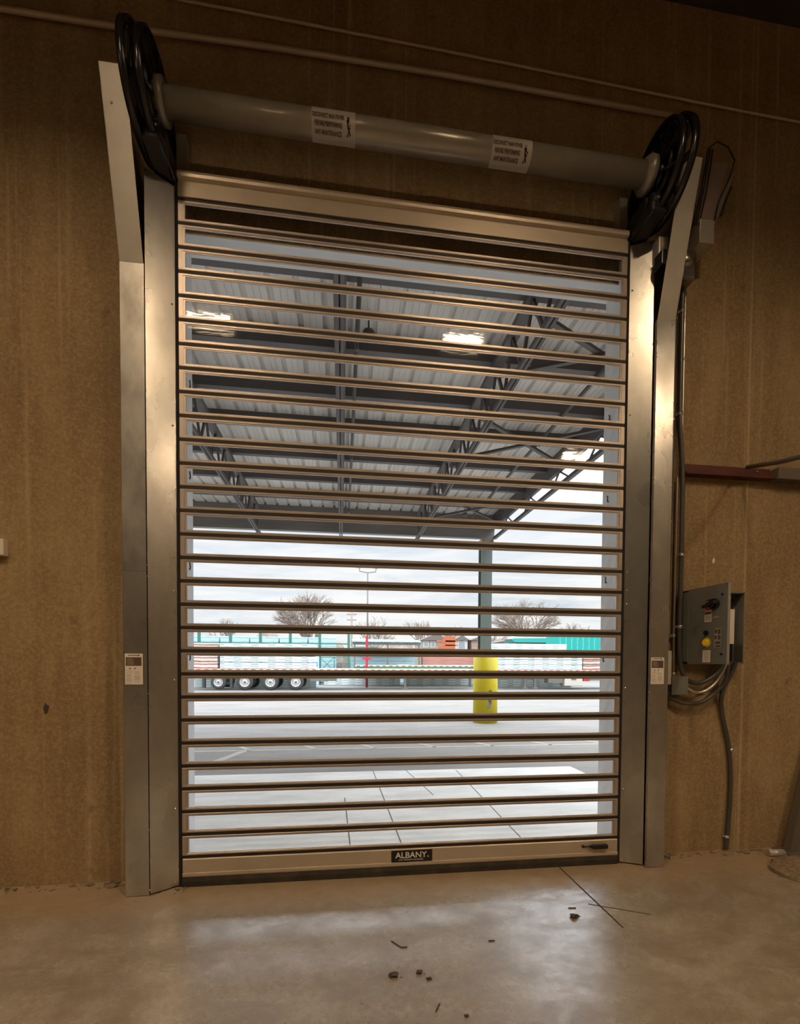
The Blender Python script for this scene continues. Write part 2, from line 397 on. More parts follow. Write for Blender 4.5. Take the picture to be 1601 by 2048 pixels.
def copy_thing(root, loc, label, group=None):
    r = root.copy(); COL.objects.link(r); r.location = loc; r['label'] = label
    if group: r['group'] = group
    ORG[r.name] = Vector(loc)
    for ch in root.children:
        c = ch.copy(); COL.objects.link(c); c.parent = r
        for g in ch.children:
            d = g.copy(); COL.objects.link(d); d.parent = c
    return r


def text(name, body, size, loc, material, parent, rot=(math.pi/2, 0, 0), depth=0.0008, align='CENTER', sx=1.0, bold=0.0):
    cu = bpy.data.curves.new(name, 'FONT'); cu.body = body; cu.size = size; cu.extrude = depth; cu.align_x = align; cu.align_y = 'CENTER'; cu.offset = bold
    tmp = bpy.data.objects.new(name+'_tmp', cu); COL.objects.link(tmp)
    dg = bpy.context.evaluated_depsgraph_get(); me = bpy.data.meshes.new_from_object(tmp.evaluated_get(dg))
    bpy.data.objects.remove(tmp); bpy.data.curves.remove(cu)
    from mathutils import Euler
    org = ORG.get(parent.name, Vector((0, 0, 0)))
    me.transform(Matrix.Translation(Vector(loc)-org) @ Euler(rot).to_matrix().to_4x4() @ Matrix.Diagonal((sx, 1, 1, 1)))
    me.materials.clear(); me.materials.append(material)
    o = bpy.data.objects.new(name, me); COL.objects.link(o); o.parent = parent; ORG[o.name] = org
    return o


def struct(name, b, m, **k): return b.build(name, m, None, kind='structure', keep=True, **k)


# ------------------------------------------------------------------ the room
WY0, WY1 = 0.14, 0.34          # inside and outside face of the door wall
OX0, OX1, OZ = -1.85, 1.86, 5.125
b = MB()
b.box(-9, OX0, WY0, WY1, 0, 7.62); b.box(OX1, 8, WY0, WY1, 0, 7.62); b.box(OX0, OX1, WY0, WY1, OZ, 7.62)
struct('wall_front', b, M['wall'])
struct('floor', MB().box(-9, 8, -16, WY1, -0.2, 0), M['floor'])
b = MB(); b.box(-9, 8, -16, WY1, 7.62, 7.72)
for k in range(12): b.box(-9, 8, -15.5+1.3*k, -15.42+1.3*k, 7.5, 7.62)
struct('ceiling', b, M['ceil'])
struct('wall_left', MB().box(-9.2, -9, -16, WY1, 0, 7.7), M['backwall'])
struct('wall_right', MB().box(8, 8.2, -16, WY1, 0, 7.7), M['backwall'])
struct('wall_back', MB().box(-9.2, 8.2, -16.2, -16, 0, 7.7), M['backwall'])
# painted lining of the opening
T = 0.012
struct('trim_1', MB().box(OX0, OX0+T, WY0-0.002, WY1+0.01, 0, OZ), M['reveal'])
struct('trim_2', MB().box(OX1-T, OX1, WY0-0.002, WY1+0.01, 0, OZ), M['reveal'])
struct('trim_3', MB().box(OX0+T, OX1-T, WY0-0.002, WY1+0.01, OZ-T, OZ), M['reveal'])

# ------------------------------------------------------------------ ceiling lamps
lamp = thing('high_bay_lamp', (LAMPS[0][0], LAMPS[0][1], 7.3), 'bright twin strip warehouse ceiling lamp seen mirrored in the upper left of the clear door', 'ceiling lamp', 'warehouse ceiling lamps')
x, y = LAMPS[0]
b = MB(); b.box(x-.36, x+.36, y-.19, y+.19, 7.335, 7.42)
for (u0, u1, v0, v1) in ((-.36, .36, -.19, -.18), (-.36, .36, .18, .19), (-.36, -.35, -.18, .18), (.35, .36, -.18, .18)): b.box(x+u0, x+u1, y+v0, y+v1, 7.188, 7.336)  # skirt made deep to cut direct lamp light off the upper wall
b.build('housing', M['lampbody'], lamp)
for s in (-1, 1):
    MB().box(x-.33, x+.33, y+s*.10-.055, y+s*.10+.055, 7.30, 7.332).build('lens', M['lamp'], lamp)
for s in (-1, 1): MB().tube([(x+s*.3, y, 7.42), (x+s*.3, y, 7.62)], .006, 6).build('hanger', M['lampbody'], lamp)
lab = ['bright twin strip warehouse ceiling lamp seen mirrored right of centre in the upper clear door', 'warehouse ceiling lamp farther back, mirrored at the right edge of the clear door']
for i, (lx, ly) in enumerate(LAMPS[1:]):
    copy_thing(lamp, (lx, ly, 7.3), lab[i] if i < 2 else ['warehouse ceiling lamp to the right of the doorway, outside the photo', 'added fill lamp to the left of the doorway, out of view', 'added fill lamp to the left and farther back, out of view'][i-2], 'warehouse ceiling lamps')

# ------------------------------------------------------------------ the high-speed door curtain
P, Z0 = 0.17918, 0.23036
NP = 28
door = thing('door_1', (0, 0, 0), 'closed roll-up door of clear horizontal strips in thin metal frames', 'door'); door['kind'] = 'structure'
HX = 1.822


def panel_mesh(z):
    b = MB(); g = 0.0130; ra = 0.0165; zb, zt = z+g, z+P-g
    for (a, c_) in ((zb, zb+ra), (zt-ra, zt)):
        b.prism([(-.009, a+.003), (-.006, a), (.008, a), (.010, a+.003), (.010, c_-.003), (.008, c_), (-.006, c_), (-.009, c_-.003)], 'x', -HX, HX)
    for s in (-1, 1):
        x0, x1 = sorted((s*HX, s*(HX-.032)))
        b.box(x0, x1, -.010, .011, zb+ra*.6, zt-ra*.6)
        x0, x1 = sorted((s*(HX-.032), s*(HX-.047)))
        b.box(x0, x1, -.006, .008, zb+ra*.6, zt-ra*.6)
    # inner glazing bead
    b.box(-HX+.047, HX-.047, -.005, .006, zb+ra, zb+ra+.0045); b.box(-HX+.047, HX-.047, -.005, .006, zt-ra-.0045, zt-ra)
    return b


p0 = panel_mesh(Z0).build('vision_panel', M['alu'], door)
MB().box(-HX+.045, HX-.045, -.0015, .0015, Z0+.029, Z0+P-.029).build('clear_pane', M['clear'], p0)
MB().box(-HX-.006, HX+.006, -.006, .007, Z0-.0135, Z0+.0135).build('hinge_strip', M['rubber'], p0)
for i in range(1, NP): copy_part(p0, (0, 0, i*P))
ZT = Z0 + NP*P
b = MB()
b.prism([(-.014, ZT+.012), (.018, ZT+.012), (.018, ZT+.19), (-.014, ZT+.19), (-.030, ZT+.185), (-.034, ZT+.165), (-.030, ZT+.145), (-.004, ZT+.135), (-.004, ZT+.118), (-.014, ZT+.112)], 'x', -HX, HX)
b.build('header_panel', M['alu2'], door)
MB().box(-HX-.004, HX+.004, -.004, .012, ZT-.010, ZT+.014).build('hinge_strip', M['rubber'], door)
b = MB()
b.prism([(-.022, .098), (-.014, .104), (.018, .104), (.018, Z0-.010), (-.014, Z0-.010), (-.018, Z0-.016), (-.018, .112), (-.026, .108), (-.028, .088), (-.022, .078), (.018, .078), (.018, .09)], 'x', -HX+.004, HX-.004)
bar = b.build('bottom_bar', M['alu2'], door)
b = MB(); b.prism([(-.020, .080), (.020, .080), (.026, .045), (.022, .0), (-.022, .0), (-.026, .045)], 'x', -HX+.002, HX-.002)
b.build('rubber_seal', M['seal'], door)
np_ = MB().box(-.182, .160, -.0225, -.017, .1125, .2085).build('nameplate', M['blackplate'], door, label='black nameplate with white lettering')
text('lettering', 'ALBANY', .068, (-.018, -.0238, .168), M['white'], np_, sx=1.02, bold=.0009)
text('lettering', 'RR', .014, (.125, -.0238, .153), M['white'], np_)
text('lettering', 'HIGH PERFORMANCE DOORS', .0145, (-.020, -.0238, .131), M['white'], np_, sx=1.06)
b = MB(); b.box(1.575, 1.715, -.052, -.018, .150, .186, bev=.006); b.box(1.555, 1.578, -.045, -.018, .158, .180, bev=.004)
b.tube([(1.50, -.024, .170), (1.525, -.036, .172), (1.558, -.034, .169)], .005, 6); b.lathe([(-.034, .0), (-.034, .011), (-.018, .013), (-.018, 0)], (1.497, 0, .170), 'y', 10)
b.build('edge_sensor', M['blackplate'], door, label='small black sensor with a short lead')
# screws on the panel seams
b = MB()
for (sx, sz) in ((-1.2, .150), (1.79, .205)): b.lathe([(-.021, 0), (-.021, .004), (-.017, .005)], (sx, 0, sz), 'y', 8)
b.build('screw', M['screw'], door)

# ------------------------------------------------------------------ side guards
for s in (-1, 1):
    side = 'left' if s < 0 else 'right'
    g = thing('side_guard', (s*2.0, 0, 0), ('galvanised steel door guard column on the left, smudged near its top' if s < 0 else 'galvanised steel door guard column on the right beside the control box'), 'door guard', 'galvanised guards either side of the door')
    # brush seal and track
    x0, x1 = sorted((s*1.823, s*1.846)); MB().box(x0, x1, -.01, .026, 0, 5.36).build('brush_seal', M['brush'], g)
    x0, x1 = sorted((s*1.835, s*1.99)); MB().box(x0, x1, .0265, .135, 0, 5.30).build('track', M['reveal'], g)
    # angled cover, lower and upper sheet
    for (za, zb, nm, o_) in ((0.012, 2.46, 'lower_angled_cover', .0015), (2.452, 5.33, 'upper_angled_cover', 0)):
        b = MB(); pr = [(s*1.846, -.004+o_), (s*2.016, (-.122 if s < 0 else -.086)+o_), (s*2.016, -.118 if s < 0 else -.082), (s*1.85, -.0005+.004), (s*1.85, .02), (s*1.846, .02)]
        b.prism(pr, 'z', za, zb)
        for v in b.bm.verts:
            if 2.4 < v.co.z < 2.5 and abs(v.co.x) < 1.95: v.co.z += .055
        b.build(nm, M['galv'], g)
    for (za, zb, nm, o_) in ((0.004, 2.43, 'lower_front_cover', .0015), (2.423, 4.64, 'upper_front_cover', 0)):
        b = MB(); pr = [(s*2.022, -.127+o_), (s*2.186, -.127+o_), (s*2.190, -.123), (s*2.190, .137), (s*2.186, .137), (s*2.186, -.122), (s*2.026, -.122), (s*2.026, -.10), (s*2.022, -.10)]
        b.prism(pr, 'z', za, zb); b.build(nm, M['galv_old'] if (s < 0 and za > 1) else M['galv'], g)
    # leaning sheet bracket that carries the reel
    b = MB()
    tilt = [(-.128, 4.64), (-.392, 5.70), (-.388, 5.702), (-.124, 4.64)]
    x0, x1 = sorted((s*2.024, s*2.186)); b.prism(tilt, 'x', x0, x1)
    xe0, xe1 = sorted((s*2.182, s*2.186)); b.prism([(-.128, 4.64), (-.392, 5.70), (.135, 5.75), (.135, 4.64)], 'x', xe0, xe1)
    b.lathe([(-.0025, .0), (-.0025, .008), (.001, .008)], (s*2.13, -.392+.05, 5.50), 'y', 8)
    b.build('leaning_bracket', M['sheet'], g)
    # screws
    for z in ([.04, .62, 1.62, 2.30, 2.40, 2.56, 3.55, 4.45] if s < 0 else [.035, .66, 1.55, 2.28, 2.40, 2.56, 3.42, 3.9, 4.95]):
        xx = 1.868; yy = -.004 - (xx-1.846)/.17*(.118 if s < 0 else .082)
        MB().lathe([(-.006, .0), (-.005, .006), (.0, .009), (.002, .009)], (s*xx, yy, z), 'y', 10).build('screw', M['screw'], g)
    for z in [.045, .50, 1.52, 2.39, 2.47, 3.3]:
        MB().lathe([(-.005, .0), (-.004, .005), (.002, .006)], (s*2.018, -.128, z), 'y', 8).build('screw', M['screw'], g)
    if s > 0:
        MB().box(1.985, 2.035, -.22, -.12, 5.02, 5.14, bev=.008).build('limit_switch', M['black'], g)
        MB().box(2.0, 2.09, -.16, -.05, 5.12, 5.30, bev=.01).build('switch_bracket', M['sheet'], g)
    # instruction sticker
    sx0 = -2.176 if s < 0 else 2.030; sx1 = sx0+.124
    if s > 0: sx1 = 2.148; sx0 = 2.018+.008
    st = MB().box(sx0, sx1, -.1290, -.1262, 1.589, 1.817).build('instruction_sticker', M['label'], g, label='white sticker with a black upper block and small print')
    b = MB(); W_ = sx1-sx0
    b.box(sx0+W_*.05, sx0+W_*.93, -.1297, -.1288, 1.727, 1.790)
    b.box(sx0+W_*.18, sx0+W_*.70, -.1297, -.1288, 1.803, 1.808); b.box(sx0+W_*.72, sx0+W_*.82, -.1297, -.1288, 1.799, 1.810)
    for q in (.25, .52): b.prism([(sx0+W_*(q), 1.712), (sx0+W_*(q+.10), 1.712), (sx0+W_*(q+.02), 1.698)], 'y', -.1297, -.1288)
    b.build('black_print', M['ink'], st)
    b = MB(); rn = random.Random(3)
    for k in range(5):
        zz_ = 1.78-k*.010; b.box(sx0+W_*.12, sx0+W_*(.12+.25+.25*rn.random()), -.1301, -.1296, zz_-.0022, zz_+.0012)
    b.build('fine_print', M['inklight'], st)
    for (u0, u1) in ((.08, .42), (.52, .92)):
        b = MB()
        for k in range(14):
            zz_ = 1.690-k*.0068
            if rn.random() < .8: b.box(sx0+W_*u0, sx0+W_*(u1-.12*rn.random()), -.1297, -.1288, zz_-.0014, zz_+.0010)
        b.build('fine_print', M['inklight'], st)

# ------------------------------------------------------------------ shaft with reels
AY, AZ, TR = -.21, 5.702, .087
sh = thing('roller_shaft', (0, AY, AZ), 'pale round roller tube with black reel wheels at both ends above the door', 'door shaft')
b = MB(); b.lathe([(-1.86, 0), (-1.86, TR), (1.86, TR), (1.86, 0)], (0, AY, AZ), 'x', 48); b.build('tube', M['tube'], sh)
for s in (-1, 1):
    for (xc, R, nm) in ((1.985, .341, 'outer_reel'), (1.895, .318, 'inner_reel')):
        if s > 0: xc = {1.985: 2.0, 1.895: 1.92}[xc]
        b = MB(); x_ = s*xc; ht = .013
        b.lathe([(-ht, R-.035), (-ht, R), (ht, R), (ht, R-.035), (-ht, R-.035)], (x_, AY, AZ), 'x', 56)
        b.lathe([(-ht*1.8, R-.010), (-ht*1.8, R+.006), (ht*1.8, R+.006), (ht*1.8, R-.010), (-ht*1.8, R-.010)], (x_, AY, AZ), 'x', 56)
        b.lathe([(-ht, R*.56), (-ht, R*.62), (ht, R*.62), (ht, R*.56), (-ht, R*.56)], (x_, AY, AZ), 'x', 40)
        b.lathe([(-ht*1.6, 0), (-ht*1.6, .105), (ht*1.6, .105), (ht*1.6, 0)], (x_, AY, AZ), 'x', 32)
        for k in range(9):
            a = k*2*math.pi/9 + (.2 if xc < 1.95 else 0)
            b.bar((x_, AY+.08*math.cos(a), AZ+.08*math.sin(a)), (x_, AY+(R-.02)*math.cos(a), AZ+(R-.02)*math.sin(a)), .018, .050, up=(1, 0, 0))
        # spiral track that carries the first panels
        if nm == 'outer_reel':
            pts = [(x_-s*.035, AY+(R-.02-.09*q/40)*math.cos(-.6+q*.13), AZ+(R-.02-.09*q/40)*math.sin(-.6+q*.13)) for q in range(41)]
            b.tube(pts, .013, 6)
        b.build(nm, M['black'], sh)
    # bearing housing and guide block below
    b = MB(); b.lathe([(-.05, 0), (-.05, .10), (-.02, .125), (.02, .125), (.02, 0)], (s*1.85, AY, AZ), 'x', 24)
    b.build('hub_flange', M['tube'], sh)
    b = MB(); x0, x1 = sorted((s*1.835, s*1.975))
    b.box(x0, x1, -.30, .02, 5.345, 5.44, bev=.02); b.box(x0+.01, x1-.01, -.20, .11, 5.43, 5.56, bev=.02)
    b.lathe([(-.045, 0), (-.045, .055), (.045, .055), (.045, 0)], (s*1.90, -.25, 5.46), 'x', 20)
    b.build('guide_block', M['black'], sh)
    b = MB(); x0, x1 = sorted((s*1.78, s*1.85)); b.box(x0, x1, .05, .14, 5.46, 5.78); b.build('wall_plate', M['sheet'], sh)

for (xa, xb) in ((-.815, -.502), (.530, .842)):
    b = MB(); n = 26; a0, a1 = math.radians(298), math.radians(148)   # round the camera side of the tube
    ring = [[], []]
    for k in range(n+1):
        a = a0 + (a1-a0)*k/n
        for j, x_ in enumerate((xa, xb)): ring[j].append((x_, AY+(TR+.0012)*math.cos(a), AZ+(TR+.0012)*math.sin(a)))
    V = [[b.bm.verts.new(p) for p in r_] for r_ in ring]
    for k in range(n): b._f([V[0][k], V[1][k], V[1][k+1], V[0][k+1]])
    bmesh.ops.solidify(b.bm, geom=b.bm.faces[:], thickness=-.0008)
    wl = b.build('warning_sticker', M['labeltube'], sh, label='buff warning sticker with three lines of dark capitals')
    for body, deg in (('DISCONNECT MAIN POWER', 192), ('BEFORE PERFORMING', 219), ('ANY MAINTENANCE', 246)):
        a = math.radians(deg); yy, z_ = AY+(TR+.0032)*math.cos(a), AZ+(TR+.0032)*math.sin(a)
        text('lettering', body, .034, (xa+.118, yy, z_), M['ink'], wl, rot=(math.pi/2 + (deg-180)*math.pi/180*(1), 0, 0), sx=.52 if len(body) > 18 else .60, bold=.0012)
    b = MB(); cx_ = xb-.052   # small falling figure pictogram
    for deg0, deg1, dx0, dx1, wd in ((186, 196, .004, -.002, .016), (196, 226, -.002, .006, .020), (226, 250, .006, -.006, .011), (226, 246, .006, .016, .009), (204, 216, .0, .020, .008)):
        p = [(cx_+d, AY+(TR+.003)*math.cos(math.radians(q)), AZ+(TR+.003)*math.sin(math.radians(q))) for q, d in ((deg0, dx0), (deg1, dx1))]
        b.bar(p[0], p[1], wd, .002, up=(0, 1, 0))
    b.build('pictogram', M['blackplate'], wl)

# ------------------------------------------------------------------ drive unit at the upper right
mt = thing('door_motor', (2.5, .0, 5.1), 'grey drive unit with loose wires on the wall right of the right reel', 'motor')
b = MB(); b.prism([(2.40, 5.56), (2.60, 5.56), (2.64, 5.85), (2.70, 6.07), (2.44, 6.055)], 'y', -.062, -.050); b.box(2.42, 2.50, -.05, .14, 5.6, 5.98); b.build('mounting_plate', M['motor'], mt)
b = MB(); b.box(2.425, 2.565, -.09, .10, 5.36, 5.555, bev=.006); b.build('terminal_box', M['sheet'], mt)
b = MB(); b.box(2.31, 2.455, -.03, .13, 5.10, 5.345, bev=.02); b.lathe([(-.05, 0), (-.05, .06), (.03, .075), (.12, .075), (.12, 0)], (2.375, 0, 5.26), 'y', 20); b.build('gearbox', M['galv_old'], mt)
b = MB(); b.bar((2.60, -.055, 5.62), (2.745, -.055, 6.00), .03, .02, up=(0, 1, 0)); b.build('side_strip', M['greyflange'], mt)
b = MB()
for k, (dx, dz) in enumerate(((0, 0), (.022, .02), (.045, -.01))):
    b.tube([(2.38+dx, -.08, 5.50), (2.42+dx, -.10, 5.75+dz), (2.47+dx, -.09, 6.02+dz), (2.50+dx, -.07, 6.16)], .006, 6)
b.tube([(2.50, -.07, 6.16), (2.58, -.08, 6.22), (2.68, -.08, 6.19), (2.74, -.09, 6.08), (2.69, -.10, 5.92), (2.60, -.09, 5.72), (2.57, -.08, 5.56)], .006, 6)
b.tube([(2.62, -.09, 5.60), (2.66, -.09, 5.72), (2.72, -.085, 5.86)], .009, 6)
b.build('wires', M['rubber'], mt)

# ------------------------------------------------------------------ conduits on the right
def cable(name, pts, r, m, label, cat='conduit', clamps=(), smooth=3):
    P_ = [Vector(p) for p in pts]
    for _ in range(smooth):
        Q = [P_[0]]
        for i in range(len(P_)-1): Q += [P_[i]*.75+P_[i+1]*.25, P_[i]*.25+P_[i+1]*.75]
        Q.append(P_[-1]); P_ = Q
    root = thing(name, P_[0], label, cat)
    MB().tube(P_, r, 10).build('run', m, root)
    for q in clamps:
        q = Vector(q); MB().lathe([(-.013, r+.0015), (-.013, r+.005), (.013, r+.005), (.013, r+.0015)], q, 'z', 14).box(q.x-.03, q.x+.03, q.y+r*.6, q.y+r*.6+.008, q.z-.009, q.z+.009).build('clamp', M['screw'], root)
    return root


Y = .10
cable('flexible_conduit', [(2.36, Y, 5.12), (2.36, Y, 4.2), (2.355, Y, 3.2), (2.345, Y, 2.4), (2.33, Y, 1.75), (2.34, Y, 1.5), (2.42, Y-.02, 1.42), (2.60, Y-.03, 1.385), (2.78, Y-.02, 1.45), (2.90, .04, 1.60), (2.90, .02, 1.78)], .017, M['conduit'],
      'dark flexible conduit nearest the guard column, looping lowest under the grey box', clamps=[(2.36, Y, 4.85), (2.36, Y, 3.95), (2.352, Y, 3.05), (2.34, Y, 2.3)])
cable('flexible_conduit', [(2.415, Y-.02, 5.12), (2.41, Y-.02, 4.2), (2.41, Y-.02, 3.9), (2.45, Y-.02, 3.5), (2.455, Y-.02, 3.2), (2.455, Y-.02, 2.4), (2.45, Y-.02, 1.85), (2.48, Y-.03, 1.66), (2.58, Y-.03, 1.58), (2.72, Y-.03, 1.60), (2.84, .04, 1.70), (2.86, .02, 1.80)], .020, M['conduit'],
      'thick dark flexible conduit curving past the red bracket to the grey box', clamps=[(2.41, Y-.02, 4.9), (2.41, Y-.02, 4.0), (2.455, Y-.02, 2.75), (2.455, Y-.02, 2.1)])
cable('steel_conduit', [(2.455, Y, 5.10), (2.455, Y, 4.4), (2.452, Y, 3.85)], .008, M['emt'], 'thin bright steel conduit running down above the red bracket', clamps=[(2.455, Y, 4.5)])
cable('steel_conduit', [(2.415, Y, 3.45), (2.412, Y, 2.8), (2.412, Y, 2.0), (2.42, Y, 1.66)], .009, M['emt'], 'thin bright steel conduit ending in the small grey junction box', clamps=[(2.412, Y, 2.02)])
cable('flexible_conduit', [(2.50, .06, 1.56), (2.62, .06, 1.49), (2.76, .05, 1.54), (2.86, .04, 1.68), (2.88, .02, 1.79)], .014, M['emt'], 'pale conduit curving from the junction box to the grey control box')
cable('flexible_conduit', [(2.955, .0, 1.78), (2.94, .04, 1.66), (2.89, .09, 1.50), (2.93, .115, 1.30), (3.0, .115, 1.05), (3.035, .115, .80), (3.04, .115, .50), (3.02, .115, .20), (3.01, .115, .02)], .019, M['conduit'],
      'dark conduit dropping from the grey control box to the floor', clamps=[(3.03, .115, .96), (3.012, .115, .14)])
jb = thing('junction_box', (2.44, .10, 1.49), 'small square grey junction box on the wall below the steel conduit', 'junction box')
MB().box(2.365, 2.515, .05, .14, 1.490, 1.645, bev=.006).build('body', M['greybox'], jb)
MB().box(2.36, 2.52, .042, .052, 1.485, 1.650, bev=.002).build('cover', M['greybox'], jb)
MB().lathe([(-.03, 0), (-.03, .016), (.02, .016), (.02, 0)], (2.42, .10, 1.665), 'z', 12).build('connector', M['emt'], jb)
pe = thing('photo_eye', (2.20, -.08, 1.59), 'narrow pale strip sensor on the outer edge of the right guard', 'sensor')
MB().box(2.188, 2.222, -.125, -.07, 1.585, 1.875, bev=.003).build('housing', M['sheet'], pe)
MB().tube([(2.20, -.10, 1.875), (2.195, -.11, 1.90), (2.19, -.10, 1.95)], .006, 8).build('lead', M['rubber'], pe)

# ------------------------------------------------------------------ control box with its door ajar
cb = thing('control_box', (2.68, .03, 1.767), 'grey electrical control box on the wall right of the door, its cover standing open', 'control box')
BX0, BX1, BZ0, BZ1, BYF = 2.49, 3.06, 1.766, 2.420, .028
b = MB(); b.box(BX0, BX1, .125, .14, BZ0, BZ1); b.box(BX0, BX0+.012, BYF, .13, BZ0, BZ1); b.box(BX1-.012, BX1, BYF, .13, BZ0, BZ1)
b.box(BX0, BX1, BYF, .13, BZ0, BZ0+.012); b.box(BX0, BX1, BYF, .13, BZ1-.012, BZ1)
b.build('body', M['greybox'], cb)
pp = MB().box(2.58, 3.02, .110, .122, 1.80, 2.37).build('back_panel', M['blackplate'], cb)
MB().box(2.955, 3.015, .090, .108, 1.95, 2.27).build('paper_card', M['label'], cb, label='pale card inside the open box')
# door leaf hinged on the left edge
LEAF_E = (2.514, -.37, 0)
H0 = Vector((BX0+.002, BYF-.004, 0)); E0 = Vector(LEAF_E); d_ = (E0-H0); LW = d_.length; d_.normalize(); nrm = Vector((-d_.y, d_.x, 0))
if nrm.x > 0: nrm = -nrm     # outward face looks towards the camera side
LM = Matrix(((d_.x, nrm.x, 0, H0.x), (d_.y, nrm.y, 0, H0.y), (0, 0, 1, 0), (0, 0, 0, 1)))
b = MB(); b.box(0, LW, -.003, 0, BZ0-.004, BZ1+.006, LM); leaf = b.build('cover_door', M['greybox'], cb)
b = MB(); b.box(LW-.003, LW, -.028, 0, BZ0-.006, BZ1+.008, LM); b.box(0, LW, -.022, -.003, BZ1+.003, BZ1+.006, LM); b.box(0, LW, -.022, -.003, BZ0-.004, BZ0-.001, LM)
b.build('edge_flange', M['greyflange'], leaf)


def on_leaf(u0, u1, z0, z1, t0=0.0, t1=.0015):
    return MB().box(u0*LW, u1*LW, t0, t1, BZ0+z0, BZ0+z1, LM)


kn = MB(); c0 = LM @ Vector((.70*LW, .0, BZ0+.50)); dirn = nrm
kn.tube([c0, c0+dirn*.02], .045, 20); kn.tube([c0+dirn*.02, c0+dirn*.05], .030, 16)
kn.bar(c0+dirn*.045-d_*.075+Vector((0, 0, -.02)), c0+dirn*.045+d_*.045+Vector((0, 0, .012)), .03, .022)
kn.build('disconnect_knob', M['blackplate'], leaf, label='black rotary disconnect knob')
for (u, z) in ((.88, .57), (.88, .08)):
    q = LM @ Vector((u*LW, 0, BZ0+z)); MB().tube([q, q+nrm*.008], .010, 10).build('latch', M['blackplate'], leaf)
ws = on_leaf(.44, .62, .355, .50).build('warning_sticker', M['label'], leaf, label='white and red warning sticker')
MB().box(.45*LW, .61*LW, .0015, .0022, BZ0+.455, BZ0+.482, LM).build('red_band', M['red'], ws)
b = MB(); b.box(.45*LW, .61*LW, .0015, .0022, BZ0+.418, BZ0+.440, LM)
for k in range(4): b.box(.46*LW, .60*LW, .0015, .0022, BZ0+.372+k*.011, BZ0+.376+k*.011, LM)
b.build('fine_print', M['ink'], ws)
on_leaf(.46, .60, .515, .545).build('badge', M['blackplate'], leaf)
MB().box(.47*LW, .59*LW, .0015, .0022, BZ0+.523, BZ0+.535, LM).build('badge_print', M['inklight'], leaf)
on_leaf(.66, .80, .385, .395).build('badge_strip', M['inklight'], leaf)
q = LM @ Vector((.50*LW, 0, BZ0+.262)); b = MB(); b.tube([q, q+nrm*.012], .022, 16); b.bar(q+nrm*.012+Vector((0, 0, -.016)), q+nrm*.026+Vector((0, 0, .016)), .010, .010); b.build('selector_switch', M['blackplate'], leaf)
q = LM @ Vector((.51*LW, 0, BZ0+.180)); b = MB(); b.tube([q, q+nrm*.004], .042, 24); b.build('yellow_ring', M['yellow'], leaf)
b = MB(); b.tube([q, q+nrm*.022], .026, 20); b.lathe([(0, 0), (0, .001)], q, 'z', 4); b.build('amber_button', M['yellowlamp'], leaf, label='lit amber push button')
b = MB(); b.tube([q+nrm*.0-d_*.05, q+nrm*.010-d_*.05], .012, 12); b.build('red_lamp', M['red'], leaf)
sk = on_leaf(.41, .61, .012, .115).build('white_sticker', M['label'], leaf)
b = MB()
for k in range(5): b.box(.46*LW, .56*LW, .0015, .0022, BZ0+.03+k*.016, BZ0+.034+k*.016, LM)
b.build('fine_print', M['inklight'], sk)
dk = on_leaf(.70, .86, .135, .295).build('instruction_plate', M['greyflange'], leaf)
b = MB()
for (u0, u1, z0, z1) in ((.71, .77, .255, .285), (.79, .85, .245, .285), (.71, .76, .205, .235), (.79, .85, .20, .235), (.73, .85, .165, .185), (.73, .85, .14, .155)): b.box(u0*LW, u1*LW, .0015, .0022, BZ0+z0, BZ0+z1, LM)
b.build('black_print', M['ink'], dk)

# ------------------------------------------------------------------ pipes and brackets on the wall
cable('wall_conduit', [(-8.9, .10, 6.50), (-2.9, .10, 6.53), (-.5, .10, 6.62), (2.42, .10, 6.60)], .020, M['pipe'], 'thin horizontal conduit crossing the wall just above the reels', smooth=1)
cable('wall_conduit', [(-8.9, .115, 6.92), (-.9, .115, 6.85), (3.8, .115, 6.74), (7.9, .115, 6.72)], .011, M['pipe'], 'thinner upper conduit crossing the wall above the first one', smooth=1)
br = thing('steel_bracket', (2.9, .1, 3.45), 'dark red steel angle fixed across the wall right of the door', 'bracket')
b = MB(); b.prism([(.14, 3.475), (.06, 3.475), (.06, 3.490), (.125, 3.490), (.125, 3.585), (.14, 3.585)], 'x', 2.47, 3.38); b.build('angle_bar', M['rust'], br)
MB().lathe([(-.012, 0), (-.012, .009), (.002, .009)], (3.24, .125, 3.555), 'y', 8).build('bolt', M['screw'], br)
pr_ = thing('steel_pipe', (3.3, -.2, 3.5), 'dark pipe running out over the red bracket at the right edge', 'pipe')
MB().tube([(3.08, .06, 3.56), (2.99, -.35, 3.43), (2.86, -.95, 3.28)], .020, 12).build('run', M['postgrey'], pr_)
MB().box(3.38, 4.6, .04, .14, 3.47, 3.57).build('rail', M['postgrey'], pr_)
# leaning steel post at the right edge
lp = thing('steel_post', (3.67, .04, 0), 'dull grey steel post leaning on the wall at the right edge', 'post')
MB().bar((3.60, .03, 0), (4.02, .08, 1.6), .09, .07, up=(0, 1, 0)).build('shaft', M['postgrey'], lp)
MB().box(3.50, 3.76, -.10, .12, 0, .012).build('base_plate', M['postgrey'], lp)
b = MB(); b.lump((-2.87, .139, 1.39), .026, 3, (.7, .12, 1.5), 2, .35); b.build('wall_chip', M['debris'], None, kind='structure', label='small dark chip in the wall left of the door')
b = MB(); b.lump((2.83, .139, 2.72), .018, 6, (.7, .12, 1.3), 2, .3); b.build('wall_patch', M['label'], None, kind='structure', label='small pale patch on the wall above the grey box')
# small pale box at the left edge
wb = thing('wall_switch', (-3.17, .1, 2.56), 'small pale switch box cut off by the left edge of the photo', 'switch box')
MB().box(-3.24, -3.118, .085, .14, 2.553, 2.677, bev=.005).build('body', M['label'], wb)

